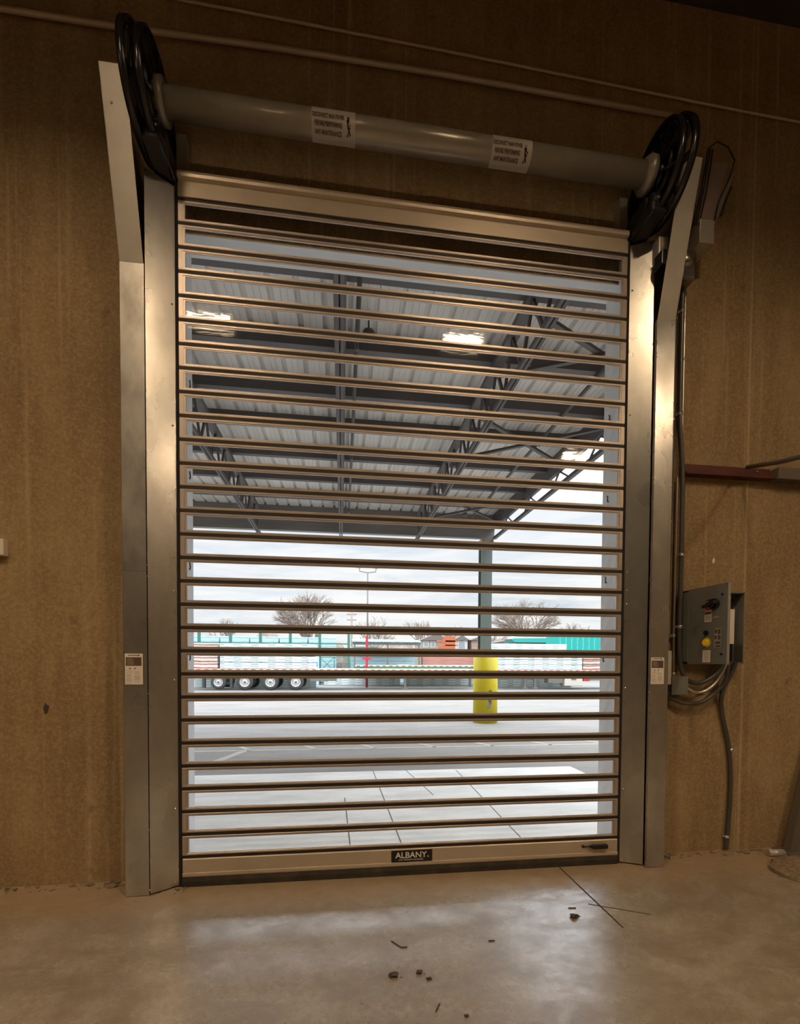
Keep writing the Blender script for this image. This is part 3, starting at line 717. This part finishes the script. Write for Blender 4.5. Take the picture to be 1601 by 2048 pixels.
# ------------------------------------------------------------------ floor details
b = MB(); b.box(1.272, 1.284, -.93, -.03, .0002, .0016); b.build('floor_joint', M['groove_in'], None, kind='structure', keep=True, label='straight saw-cut joint in the floor')
b = MB(); b.bar((1.205, -.62, .001), (1.575, -.805, .001), .009, .0014); b.build('floor_crack', M['groove_in'], None, kind='structure', keep=True, label='thin crack crossing the joint')
# crumbled grout along the wall foot
for (xa, xb, ya, lb_) in ((-2.02, -1.76, -.03, 'crumbled tan grout at the foot of the left guard'), (2.25, 3.6, .10, 'crumbled grout along the foot of the wall, right of the door'), (-3.4, -2.25, .12, 'crumbled grout along the foot of the wall at the left edge')):
    b = MB(); rn = random.Random(int(xa*100)); n = int((xb-xa)*60)
    for k in range(n):
        r = .006+.018*rn.random()**2
        b.lump((xa+(xb-xa)*rn.random(), ya-(rn.random()**2)*.09, r*.2), r, k, (1.4, 1, .5), 1)
    b.build('grout_rubble', M['rubble'], None, kind='stuff', label=lb_, category='rubble')


def clod(x, y, r, label, seed, m='debris', grp='dirt clods on the floor'):
    b = MB(); b.lump((x, y, r*.4), r, seed, (1.25, .9, .62), 2, .32)
    rn = random.Random(seed)
    for k in range(5): b.lump((x+(rn.random()-.3)*r*3, y+(rn.random()-.5)*r*2, r*.08), r*.25, seed+k, (1, 1, .5), 1)
    b.build('dirt_clod', M[m], None, label=label, category='clod', group=grp)


clod(1.013, -.775, .024, 'dark dirt clod beside the saw-cut joint on the right of the floor', 5)
clod(-.300, -1.215, .021, 'left clod of the pair in the middle of the floor', 8)
clod(-.150, -1.205, .015, 'right clod of the pair in the middle of the floor', 9)
clod(-.105, -1.262, .012, 'small clod just in front of the right clod of the pair', 12)
clod(.030, -1.545, .009, 'tiny dark clod at the bottom edge of the floor, centre', 13)


def straw(pts, label):
    b = MB(); b.tube([(x, y, .004) for x, y in pts], .0035, 6); b.build('twig', M['debris'], None, label=label, category='twig', group='twigs on the floor')


straw([(-.275, -.895), (-.225, -.965), (-.185, -.968)], 'bent dark twig on the floor left of centre')
straw([(.335, -.966), (.375, -.968)], 'short straight twig in the middle of the floor')
straw([(-.115, -1.50), (-.085, -1.45)], 'short twig near the bottom edge of the floor')
straw([(1.03, -.66), (1.085, -.665)], 'short twig behind the clod on the right')
# heap at the lower right corner
b = MB(); b.lump((3.36, -.38, .0), .30, 21, (1.1, .85, .36), 3, .06); b.build('rubble_mound', M['rubble'], None, label='low brown mound of dried mud at the right edge of the floor', category='mound')
b = MB(); b.tube([(3.30, -.03, .032), (3.44, -.05, .032)], .032, 14); b.build('pipe_offcut', M['sheet'], None, label='short pale pipe offcut lying behind the brown mound', category='pipe offcut')

# small hooks cast into the painted reveals
def hook(x, y, z, s, label):
    pts = [(x, y-.012*s, z+.03), (x, y-.002, z+.015), (x, y+.006, z-.012), (x, y-.004, z-.03), (x, y-.016, z-.026)]
    MB().tube(pts, .0045, 6).build('anchor_hook', M['blackplate'], None, label=label, category='hook', group='small black hooks on the door reveal')


for k, (y_, z_) in enumerate(((.284, 4.037), (.27, 3.291), (.256, 2.547), (.241, 1.802))):
    hook(OX0+T+.004, y_, z_, 1, 'small black hook on the left reveal, ' + ['topmost of four', 'second from top', 'third from top', 'lowest of four'][k])
for k, (y_, z_) in enumerate(((.255, 4.016), (.265, 3.283), (.275, 2.539), (.29, 1.809))):
    hook(OX1-T-.004, y_, z_, -1, 'small black hook on the right reveal, ' + ['topmost of four', 'second from top', 'third from top', 'lowest of four'][k])

# ------------------------------------------------------------------ outdoors: ground
b = MB(); b.box(-9, 3.28, WY1, 3.6, -.15, 0); struct('sidewalk', b, M['apron'], label='pale concrete apron outside the door')
b = MB(); b.box(-200, 260, 3.6, 420, -.16, -.006); b.box(3.28, 260, WY1, 3.6, -.16, -.006); b.box(-200, -9, WY1, 3.6, -.16, -.006); struct('asphalt_lot', b, M['asphalt'], label='worn grey asphalt yard')
b = MB()
for (xa, ya, xb, yb) in ((-.085, 3.6, -.005, .36), (1.27, 3.55, 1.20, .36), (-.55, 2.2, -.50, .36), (.45, 3.6, .62, 2.2), (-3, 2.05, -.1, 2.0)):
    b.bar((xa, ya, 0), (xb, yb, 0), .012, .003)
b.build('apron_joints', M['groove'], None, kind='structure', keep=True, label='joints and cracks in the concrete apron')
b = MB(); zl = -.004
def line(xa, ya, xb, yb, wd): b.bar((xa, ya, zl), (xb, yb, zl), wd, .003)
line(-6, 5.55, 9, 5.60, .10); line(-3.05, 3.75, -2.5, 5.52, .16); line(-4.3, 4.75, -3.2, 4.75, .10)
for xa in (-2.4, -1.1, .1, 1.35, 2.6, 3.9, 5.2): line(xa, 5.58, xa-.42, 6.25, .10)
b.build('parking_lines', M['paint'], None, kind='structure', keep=True, label='faded parking lines on the asphalt')

# ------------------------------------------------------------------ canopy
cn = thing('canopy', (0, 4.7, 5.3), 'open steel loading canopy with ribbed metal deck over the yard outside the door', 'canopy')
DX0, DX1, DY0, DY1, DZ = -9.0, 3.72, WY1+.01, 9.02, 5.97
b = MB(); prof = []; x = DX0; pitch = .305
while x < DX1-.05:
    prof += [(x, DZ), (x+.075, DZ), (x+.078, DZ+.008), (x+.084, DZ+.008), (x+.087, DZ), (x+.150, DZ), (x+.153, DZ+.008), (x+.159, DZ+.008), (x+.162, DZ), (x+.232, DZ), (x+.248, DZ+.05), (x+.289, DZ+.05)]
    x += pitch
top = [(u, DZ+.07) for u in (prof[-1][0], prof[0][0])]
b.prism(prof+top, 'y', DY0, DY1); b.build('roof_deck', M['deck'], cn)
for yk in (1.18, 2.32, 3.36, 4.38, 5.55, 6.70, 7.85):
    b = MB(); b.prism([(yk-.05, DZ), (yk-.05, DZ-.20), (yk+.05, DZ-.20), (yk+.05, DZ-.185), (yk-.035, DZ-.185), (yk-.035, DZ-.012), (yk+.05, DZ-.012), (yk+.05, DZ)], 'x', DX0, DX1)
    b.build('purlin', M['steel'], cn)
for xj in (-9.2+.0, -7.1, -4.95, -2.78, -.62, 1.47):
    tp = MB()
    tp.box(xj-.07, xj+.07, DY0, DY1, DZ-.265, DZ-.20); tc_ = tp.build('joist_top_chord', M['steel'], cn)
    tp = MB(); tp.box(xj-.045, xj-.008, DY0, DY1, 5.14, 5.20); tp.box(xj+.008, xj+.045, DY0, DY1, 5.14, 5.20); tp.build('joist_bottom_chord', M['steel'], cn)
    b = MB(); n = 14; yy0, yy1 = DY0+.2, DY1-.2; st_ = (yy1-yy0)/n
    for k in range(n):
        a_, c_ = yy0+k*st_, yy0+(k+1)*st_
        b.bar((xj, a_, DZ-.25), (xj, (a_+c_)/2, 5.18), .035, .035); b.bar((xj, (a_+c_)/2, 5.18), (xj, c_, DZ-.25), .035, .035)
    b.build('joist_web', M['steel'], cn)
# outer fascia beam and edge frame
b = MB(); b.prism([(9.0, 5.31), (9.16, 5.31), (9.16, 5.325), (9.02, 5.325), (9.02, 6.03), (9.16, 6.03), (9.16, 6.05), (9.0, 6.05)], 'x', DX0, 3.74); b.build('fascia_beam', M['fascia'], cn)
b = MB(); b.box(3.68, 3.76, DY0, 9.05, 5.58, 6.05); b.build('edge_beam', M['steel'], cn)
b = MB(); b.box(3.72, 3.80, DY0, 9.05, 5.30, 5.37)
k = DY0
while k < 8.6:
    b.bar((3.75, k, 5.36), (3.73, k+.35, 5.60), .03, .03); b.bar((3.75, k+.7, 5.36), (3.73, k+.35, 5.60), .03, .03); k += 1.45
b.build('edge_chord', M['steel'], cn)
for (ya, yb) in ((3.36, 4.9), (6.7, 8.6), (1.2, 2.3)):
    b = MB(); b.bar((1.5, ya, 5.66), (3.7, yb, 5.66), .06, .045); b.bar((1.5, yb, 5.62), (3.7, ya, 5.62), .06, .045); b.build('cross_brace', M['steel'], cn)
b = MB(); b.box(3.42, 3.74, 9.17, 9.20, 2.10, 5.31); b.box(3.42, 3.74, 9.44, 9.47, 2.10, 5.31); b.box(3.565, 3.595, 9.20, 9.44, 2.10, 5.31); b.build('column', M['colm'], cn)
b = MB(); b.box(3.38, 3.72, 9.0, 9.35, 5.20, 5.31); b.build('cap_plate', M['fascia'], cn)

sp_ = thing('sprinkler_pipe', (-.42, 4.6, 5.6), 'thin pipe hung under the canopy deck beside the middle joist', 'pipe', 'pipes under the canopy')
MB().tube([(-.42, DY0+.01, 5.62), (-.42, 8.9, 5.62)], .025, 10).build('run', M['steel'], sp_)
for k in (1.9, 4.9, 7.9): MB().tube([(-.42, k, 5.62), (-.42, k, 5.54)], .012, 8).lathe([(-.02, 0), (-.02, .03), (-.012, .03), (0, .01)], (-.42, k, 5.54), 'z', 10).build('sprinkler_head', M['steel'], sp_)
sp2 = thing('sprinkler_pipe', (2.92, 4.6, 5.6), 'thin pipe hung under the canopy deck near its right edge', 'pipe', 'pipes under the canopy')
MB().tube([(2.92, DY0+.01, 5.735), (2.92, 8.9, 5.735)], .028, 10).build('run', M['steel'], sp2)
for k in (1.4, 4.2, 6.9): MB().tube([(2.92, k, 5.735), (2.92, k, 5.64)], .012, 8).build('drop', M['steel'], sp2)
for (x_, y_, lb_) in ((-.28, 1.86, 'small dark camera dome under the canopy left of centre'), (2.65, 8.2, 'small round floodlight under the far canopy edge')):
    MB().lathe([(0, .0), (0, .07), (-.03, .075), (-.07, .05), (-.085, 0)], (x_, y_, 5.72), 'z', 18).tube([(x_, y_, 5.72), (x_, y_, 5.96)], .012, 6).build('dome_fixture', M['steel'], None, label=lb_, category='fixture')

# yellow bollard sleeve round the column
bo = thing('bollard', (3.62, 9.30, 0), 'fat yellow bollard sleeve around the canopy column, scraped at its front', 'bollard')
MB().lathe([(-.006, 0), (-.006, .355), (2.05, .355), (2.09, .30), (2.10, 0)], (3.62, 9.32, 0), 'z', 40).build('sleeve', M['yellow'], bo)
b = MB()
pts = [(3.61, .95), (3.70, .97), (3.715, .80), (3.69, .55), (3.66, .42), (3.565, .42), (3.60, .62), (3.595, .80)]
rr = .357
V = []
def cyl(x_, z_):
    dx = x_-3.62; return (x_, 9.32-math.sqrt(rr*rr-dx*dx)-.001, z_)
b._f([b.bm.verts.new(cyl(*p)) for p in pts]); b._f([b.bm.verts.new(cyl(*p)) for p in [(3.59, .16), (3.62, .19), (3.64, .14), (3.68, .17), (3.67, .10), (3.60, .09)]])
bmesh.ops.solidify(b.bm, geom=b.bm.faces[:], thickness=.002)
b.build('scrape_mark', M['fascia'], bo, label='grey scraped patch')

# ------------------------------------------------------------------ trailers
def wheel(root, x, y, z, r, k=0):
    tb = MB(); tb.lathe([(-.14, r*.60), (-.15, r*.80), (-.13, r*.96), (-.08, r), (.08, r), (.13, r*.96), (.15, r*.80), (.14, r*.60)], (x, y, z), 'y', 32, hollow=True)
    wo = tb.build('wheel', M['tyre'], root)
    rb = MB(); rb.lathe([(-.10, 0), (-.12, r*.16), (-.09, r*.20), (-.07, r*.50), (-.13, r*.60), (-.14, r*.62), (-.05, r*.62)], (x, y, z), 'y', 28, hollow=True)
    rb.build('rim', M['rim'], wo)
    hb = MB()
    for q in range(10):
        a = q*math.pi/5; hb.lathe([(-.012, 0), (-.012, .026), (.01, .026)], (x+r*.40*math.cos(a), y-.085, z+r*.40*math.sin(a)), 'y', 8)
    hb.lathe([(-.06, 0), (-.05, .06), (.0, .07)], (x, y-.10, z), 'y', 12)
    hb.build('hub', M['hub'], wo)


def trailer(x0, x1, yf, wheels, legs, label):
    root = thing('flatbed_trailer', ((x0+x1)/2, yf, 0), label, 'trailer', 'flatbed trailers in the yard')
    MB().box(x0, x1, yf, yf+2.5, 1.16, 1.30).build('deck', M['trailerdeck'], root)
    MB().box(x0, x1, yf-.012, yf, 1.20, 1.27).build('marker_tape', M['dashes'], root)
    b = MB()
    for yy in (yf+.7, yf+1.7): b.box(x0+.3, x1-.3, yy, yy+.16, .85, 1.16)
    b.build('frame_beam', M['trailergreen'], root)
    for i, (wx, wz, wr) in enumerate(wheels):
        wheel(root, wx, yf+.16, wz, wr); wheel(root, wx+.0, yf+2.3, wz, wr)
        MB().tube([(wx, yf+.2, wz), (wx, yf+2.3, wz)], .09, 10).build('axle', M['trailergreen'], root)
    for lx in legs:
        b = MB(); b.box(lx-.07, lx+.07, yf+.35, yf+.49, .1, 1.16); b.prism([(lx-.20, 0), (lx+.20, 0), (lx+.08, .18), (lx-.08, .18)], 'y', yf+.28, yf+.56)
        b.bar((lx, yf+.42, .75), (lx-.75, yf+.42, 1.14), .05, .05)
        b.build('landing_leg', M['hub'], root)
    return root


TY = 24.7
t1 = trailer(-10.2, 8.1, TY, [(-7.93, .50, .44), (-6.40, .50, .49), (-4.90, .50, .49), (-3.38, .50, .49)], [3.42], 'flatbed trailer on the left with four wheels in view, carrying white wrapped bundles')
for x_ in (-8.75, -7.15): MB().box(x_-.13, x_+.02, TY+.1, TY+.4, .14, 1.1).build('mudflap', M['tyre'], t1)
MB().box(-2.5, -.9, TY+.05, TY+.7, .55, 1.1).build('tool_locker', M['hub'], t1)
t2 = trailer(9.0, 25.0, TY, [], [11.4, 12.1], 'flatbed trailer on the right standing on its landing legs, carrying white wrapped bundles')
MB().box(12.9, 13.95, TY+.1, TY+.7, .42, 1.05).build('tool_locker', M['hub'], t2)
MB().box(14.0, 15.25, TY, TY+.7, .24, 1.12, bev=.03).build('toolbox', M['toolbox'], t2)
MB().box(14.45, 14.8, TY-.012, TY, .62, .80).build('toolbox_latch', M['hub'], t2)
MB().box(15.3, 15.75, TY, TY+.4, .55, 1.0).build('tail_panel', M['postred'], t2)
t3 = thing('flatbed_trailer', (4.5, 28.5, 0), 'empty green flatbed trailer standing behind the left one', 'trailer', 'flatbed trailers in the yard')
MB().box(.4, 9.6, 28.0, 30.4, 1.42, 1.52).build('deck', M['trailerdeck'], t3)
MB().box(.3, 9.6, 27.97, 28.05, 1.12, 1.42).build('side_rail', M['trailergreen'], t3)
MB().box(.4, 9.6, 27.955, 27.97, 1.44, 1.50).build('marker_tape', M['dashes'], t3)
for x_ in (5.2, 8.6): MB().box(x_-.07, x_+.07, 28.2, 28.35, 0, 1.12).build('landing_leg', M['hub'], t3)

# ------------------------------------------------------------------ bundles
bundle0 = None
def bundle(x, y, z, L, H, D, label, group, m='wrap', name='lumber_bundle'):
    o = MB().box(x, x+L, y, y+D, z, z+H, bev=.02).build(name, M[m], None, label=label, category='bundle', group=group)
    return o


ORDN = ['lowest', 'second', 'third', 'fourth', 'topmost']
z = 1.31
for k in range(4):
    bundle(-7.85, TY+.1, z, 5.6, .36, 2.2, ORDN[min(k, 4) if k < 3 else 4]+' white wrapped lumber bundle of the stack on the left trailer', 'bundles on the left trailer'); z += .385
z = 1.31
for k in range(4):
    bundle(-9.9, TY+.15, z, 1.9, .36, 2.1, ORDN[min(k, 4) if k < 3 else 4]+' short bundle with red-brown ends at the left end of the left trailer', 'short bundles on the left trailer', 'wrapend'); z += .385
z = 1.31
for k in range(3):
    bundle(9.7, TY+.1, z, 5.55, .30, 2.2, ['lowest', 'middle', 'top'][k]+' white wrapped lumber bundle on the right trailer', 'bundles on the right trailer'); z += .325
z = 1.31
for k in range(3):
    bundle(15.35, TY+.15, z, 2.6, .30, 2.1, ['lowest', 'middle', 'top'][k]+' bundle with orange ends at the right end of the right trailer', 'end bundles on the right trailer', 'wrapend'); z += .325
# low rows seen beneath the trailers, standing on the ground
for k, x in enumerate((-14, -8, -1.9, 4.2, 10.3)):
    bundle(x, 27.6 if x < -2.5 or x > 9 else 30.5, 0, 5.7, .55, 1.0, 'low white bundle on the ground behind the trailers, '+['first', 'second', 'third', 'fourth', 'fifth'][k]+' from the left', 'low bundles on the ground')
    bundle(x, 27.6 if x < -2.5 or x > 9 else 30.5, .551, 5.7, .50, 1.0, 'upper white bundle standing on the '+['first', 'second', 'third', 'fourth', 'fifth'][k]+' low bundle from the left', 'low bundles on the ground')
# big blue-teal stacks in the racks behind
for k in range(5):
    x = -12.2 + k*2.25
    for j in range(5):
        bundle(x, 33.2, j*.736, 2.15, .735, 2.4, 'pale teal wrapped bundle in the green rack, '+['leftmost', 'second', 'third', 'fourth', 'rightmost'][k]+' bay, '+['lowest', 'second', 'third', 'fourth', 'top'][j]+' level', 'teal bundles in the green rack', 'wrap2')
bundle(.15, 34.0, 2.40, 2.2, .60, 1.2, 'pale teal bundle right of the green rack, under the roof sheet', 'teal bundles right of the rack', 'wrap2')
bundle(.15, 34.0, .0, 5.3, 2.39, 1.2, 'long pale teal stack behind the red post', 'teal bundles right of the rack', 'wrap2')
sh_ = thing('open_shed', (3.0, 33, 0), 'low open shed with a pale teal roof sheet behind the red post', 'shed')
MB().prism([(31.8, 3.30), (35.5, 3.58), (35.5, 3.68), (31.8, 3.42)], 'x', .25, 5.6).build('roof', M['wrap2'], sh_)
MB().box(.25, 5.6, 32.0, 32.12, 3.08, 3.30).build('beam', M['hub'], sh_)
for x_ in (.4, 3.0, 5.5): MB().box(x_-.06, x_+.06, 32.0, 32.12, 0, 3.1).build('post', M['hub'], sh_)
rk = thing('storage_rack', (-5.6, 32, 0), 'long green steel storage rack in front of the teal bundles', 'rack')
for k, x_ in enumerate((-13.4, -11.17, -8.91, -6.72, -4.5, -2.28, -.06)):
    MB().box(x_-.10, x_+.10, 31.95, 32.12, 0, 3.95).build('upright', M['rackgreen'], rk)
MB().box(-13.4, -.06, 31.96, 32.1, 3.08, 3.17).build('beam', M['rackgreen'], rk)
MB().box(-13.4, -.06, 31.96, 32.1, .1, .2).build('beam', M['rackgreen'], rk)
for (xa, xb) in ((-11.17, -8.91), (-2.28, -.06)):
    xm = (xa+xb)/2; b = MB(); b.box(xa, xb, 31.97, 32.08, 2.06, 2.12)
    for (u, v) in ((xa, xm), (xm, xb)):
        b.bar((u, 32, 2.1), (v, 32, 1.0), .05, .04); b.bar((u, 32, 1.0), (v, 32, 2.1), .05, .04)
    b.box(xm-.03, xm+.03, 31.98, 32.06, .9, 2.1)
    b.build('cross_brace', M['rackgreen'], rk)
cbn = thing('yard_cabinet', (-2.6, 31, 0), 'pale blue yard cabinet with a blue sign beside the green rack', 'cabinet')
MB().box(-2.82, -2.30, 31.0, 31.5, 0, 2.12).build('body', M['paleblue'], cbn)
MB().box(-2.76, -2.40, 30.985, 31.0, 1.35, 1.72).build('sign', M['blue'], cbn)
rp = thing('red_post', (1.11, 27.55, 0), 'tall thin red post beside the green flatbed trailer', 'post')
MB().box(1.03, 1.19, 27.50, 27.64, 0, 3.50).build('shaft', M['postred'], rp)
MB().box(.80, 1.42, 27.45, 27.50, 1.90, 2.03).build('cross_plate', M['postred'], rp)
for k in range(2):
    bundle(5.75, 31.7, 1.535+k*.312, 4.4, .31, .85, ['lower', 'upper'][k]+' stack of reddish timber behind the green flatbed trailer', 'reddish timber stacks', 'redlumber', 'timber_stack')
MB().box(5.75, 10.1, 31.7, 32.6, 0, 1.53).build('timber_stack', M['trailerdeck'], None, label='pale timber stack carrying the reddish timber', category='bundle')
for k in range(3):
    bundle(1.9+k*.9, 30.6, 1.052, .8, .30+.1*k, .6, ['left', 'middle', 'right'][k]+' short offcut bundle right of the red post', 'offcuts by the red post', 'redlumber' if k == 1 else 'trailerdeck', 'timber_offcut')
# upper stack behind right trailer, teal container, camper
bundle(10.8, 30.5, 2.62, 6.3, .60, 1.6, 'long white wrapped bundle topping the row behind the right trailer', 'row behind the right trailer')
bundle(10.9, 30.5, .0, 6.2, 2.6, 1.6, 'tall white wrapped stack behind the right trailer', 'row behind the right trailer')
ct = thing('shipping_container', (22.5, 40, 0), 'bright teal shipping container behind the right trailer', 'container')
MB().box(20.9, 28.0, 40, 42.4, 1.4, 4.45).build('body', M['teal'], ct)
MB().box(20.9, 28.0, 39.97, 40.0, 2.9, 2.98).build('rail', M['tealpaint'], ct)
MB().box(20.9, 28.0, 40.1, 42.3, 0, 1.4).build('base', M['hub'], ct)
by = 46
bt = thing('camper', (21, by, 0), 'white and teal motor boat standing beyond the yard left of the teal container', 'boat')
MB().prism([(18.9, 4.05), (24.4, 4.05), (24.9, 4.55), (18.4, 4.45)], 'y', by, by+2.2).build('hull', M['tealpaint'], bt)
MB().prism([(18.7, 4.48), (24.6, 4.58), (23.4, 4.9), (23.2, 5.15), (19.6, 5.15), (19.1, 4.8)], 'y', by+.1, by+2.1).build('cabin', M['whitepaint'], bt)
MB().box(19.9, 20.7, by+.08, by+.1, 4.72, 4.98).box(21.3, 22.4, by+.08, by+.1, 4.72, 4.98).build('window', M['glass_far'], bt)
MB().box(19, 24.2, by+.2, by+2, 0, 4.05).build('trailer_base', M['hub'], bt)
bt.name = 'motor_boat'
# orange lift
of = thing('boom_lift', (13.2, 58, 0), 'orange lift machine standing before the beige house', 'lift')
MB().box(12.9, 14.9, 58, 59.6, 2.9, 3.9).box(13.6, 15.0, 58, 59.6, 3.9, 5.3).build('body', M['orange'], of)
MB().box(12.4, 15.4, 58, 58.2, 4.55, 4.75).box(12.4, 15.4, 58, 58.2, 4.0, 4.15).build('rails', M['orange'], of)
MB().box(13.0, 15.0, 58.2, 59.4, 0, 2.9).build('chassis', M['hub'], of)

# ------------------------------------------------------------------ houses
def house(x0, x1, y, h, rh, m, label, wins=(), arch=None, roofm='roofdark'):
    o = thing('house', ((x0+x1)/2, y, 0), label, 'house', 'houses beyond the yard')
    MB().box(x0, x1, y, y+6, 0, h).build('wall', M[m], o)
    xm = (x0+x1)/2
    MB().prism([(x0-.3, h), (x1+.3, h), (xm, h+rh)], 'y', y-.3, y+6.3).build('roof', M[roofm], o)
    for (a, c_, z0, z1) in wins:
        f = MB().box(a-.12, c_+.12, y-.06, y, z0-.12, z1+.12).build('window_frame', M['whitepaint'], o)
        MB().box(a, c_, y-.08, y-.05, z0, z1).build('pane', M['glass_far'], f)
    if arch:
        ax, az, r = arch; pr = [(ax-r, az)] + [(ax+r*math.cos(math.pi-k*math.pi/10), az+.9+r*math.sin(math.pi-k*math.pi/10)) for k in range(11)] + [(ax+r, az)]
        f = MB().prism(pr, 'y', y-.08, y).build('window_frame', M['whitepaint'], o)
        pr = [(ax+(u-ax)*.7, az+(v-az)*.8+.08) for u, v in pr]; MB().prism(pr, 'y', y-.10, y-.07).build('pane', M['glass_far'], f)
    return o


house(10.9, 15.3, 62, 4.9, 1.0, 'siding', 'beige sided house behind the orange lift', ((11.3, 11.9, 4.0, 4.7), (12.4, 12.9, 4.0, 4.7)))
house(15.95, 17.8, 61.8, 5.0, .7, 'whitepaint', 'small pale house front with a white arched window', (), (16.9, 3.7, .65))
house(18.45, 20.5, 62, 5.0, .5, 'brick', 'brown brick house left of the canopy column')
house(22.3, 26.0, 62, 4.7, .5, 'siding', 'low pale house right of the canopy column', ((23.6, 24.5, 4.0, 4.6), (24.8, 25.4, 4.0, 4.6)))
house(26.8, 34.0, 70, 4.6, .9, 'brick', 'long brown roofed house behind the motor boat')

# ------------------------------------------------------------------ poles
lpz = thing('yard_light_pole', (2.95, 60, 0), 'tall slim light pole with two lamp arms beyond the red post', 'light pole')
MB().tube([(2.95, 60, 0), (2.95, 60, 14.0)], .16, 10, .09).build('pole', M['hub'], lpz)
MB().tube([(1.75, 60, 14.9), (1.85, 60, 14.25), (2.95, 60, 14.1), (4.05, 60, 14.25), (4.15, 60, 14.9)], .06, 8).build('arm', M['hub'], lpz)
for x_ in (1.75, 4.15): MB().box(x_-.35, x_+.35, 59.8, 60.2, 14.75, 14.9).build('lamp_head', M['hub'], lpz)
up = thing('utility_pole', (.80, 62, 0), 'short utility pole with crossarms left of the tall light pole', 'utility pole')
MB().tube([(.80, 62, 0), (.80, 62, 8.9)], .14, 8).build('pole', M['bark'], up)
for z_ in (8.5, 7.7): MB().box(.1, 1.5, 61.95, 62.05, z_-.07, z_+.07).build('crossarm', M['bark'], up)

# ------------------------------------------------------------------ bare trees and treeline
def tree(x, y, h, spread, trunk, label, seed, levels=6, lean=0.0, first=.16, nb=4, tilt=(.25, .75)):
    rn = random.Random(seed); b = MB()
    def grow(p, d, L, r, lev):
        n = 3; pts = [p]; q = p.copy(); dd = d.copy()
        for k in range(n):
            dd = (dd + Vector((rn.uniform(-.13, .13), rn.uniform(-.13, .13), rn.uniform(-.02, .10)))).normalized(); q = q + dd*L/n; pts.append(q)
        b.tube(pts, r, 5 if lev < 3 else 3, r*.62, cap=False)
        if lev >= levels: return
        k = nb if lev == 0 else (3 if rn.random() < .72 else 2)
        for i in range(k):
            az = rn.uniform(0, 2*math.pi) if lev else i*2*math.pi/k + rn.uniform(-.4, .4)
            tl = rn.uniform(*tilt)*(1.0 if lev else 1.0)
            a = Vector((math.cos(az), math.sin(az), 0)); perp = (a - dd*a.dot(dd)).normalized()
            nd = (dd*math.cos(tl) + perp*math.sin(tl)); nd = Vector((nd.x*spread, nd.y*spread, nd.z)).normalized()
            grow(pts[-1] if i < k-1 or lev == 0 else pts[-2], nd, L*rn.uniform(.68, .86), r*rn.uniform(.55, .66), lev+1)
    L0 = h*first
    root = thing('bare_tree', (x, y, 0), label, 'tree', 'bare winter trees beyond the yard')
    grow(Vector((x, y, 0)), Vector((lean, 0, 1)).normalized(), L0, trunk, 0)
    bb = b.bm; zmax = max(v.co.z for v in bb.verts); k = h/zmax
    for v in bb.verts: v.co = Vector((x+(v.co.x-x)*k, y+(v.co.y-y)*k, v.co.z*k))
    b.build('branches', M['bark'], root)
    return root


tree(-5.3, 75, 13.9, 1.30, .34, 'large spreading bare tree left of the tall light pole', 4, 7, nb=6, tilt=(.20, .60), first=.13)
tree(36.2, 82, 14.6, 1.32, .34, 'large spreading bare tree right of the canopy column', 11, 7, nb=6, tilt=(.22, .60), first=.13)
tree(5.2, 76, 10.0, 1.05, .28, 'small round bare tree right behind the tall light pole', 6, 6)
tree(14.4, 78, 9.5, .8, .22, 'small upright bare tree right of centre', 17, 5)
tree(-20.6, 78, 9.2, .7, .20, 'small faint bare tree at the far left', 19, 5)
tree(50.5, 92, 11.0, 1.2, .30, 'bare tree at the far right above the teal container', 23, 6)
tree(24.0, 90, 9.6, 1.0, .24, 'low bare tree behind the canopy column', 29, 5)
tree(19.2, 76, 6.8, 1.1, .2, 'low bushy bare tree beside the arched window house', 31, 5)
tree(28.3, 84, 7.6, 1.1, .2, 'low bushy bare tree behind the low pale house', 37, 5)
b = MB(); rn = random.Random(2); x = -75.0
while x < 120:
    r = rn.uniform(1.6, 3.4); b.lump((x, 108+rn.uniform(-4, 4), 1.5), r, int(x*10) % 997, (1.3, 1, 1.75*rn.uniform(.8, 1.25)), 2, .22); x += r*1.0
b.build('treeline', M['brush_far'], None, kind='stuff', label='low brown winter treeline along the horizon', category='treeline')
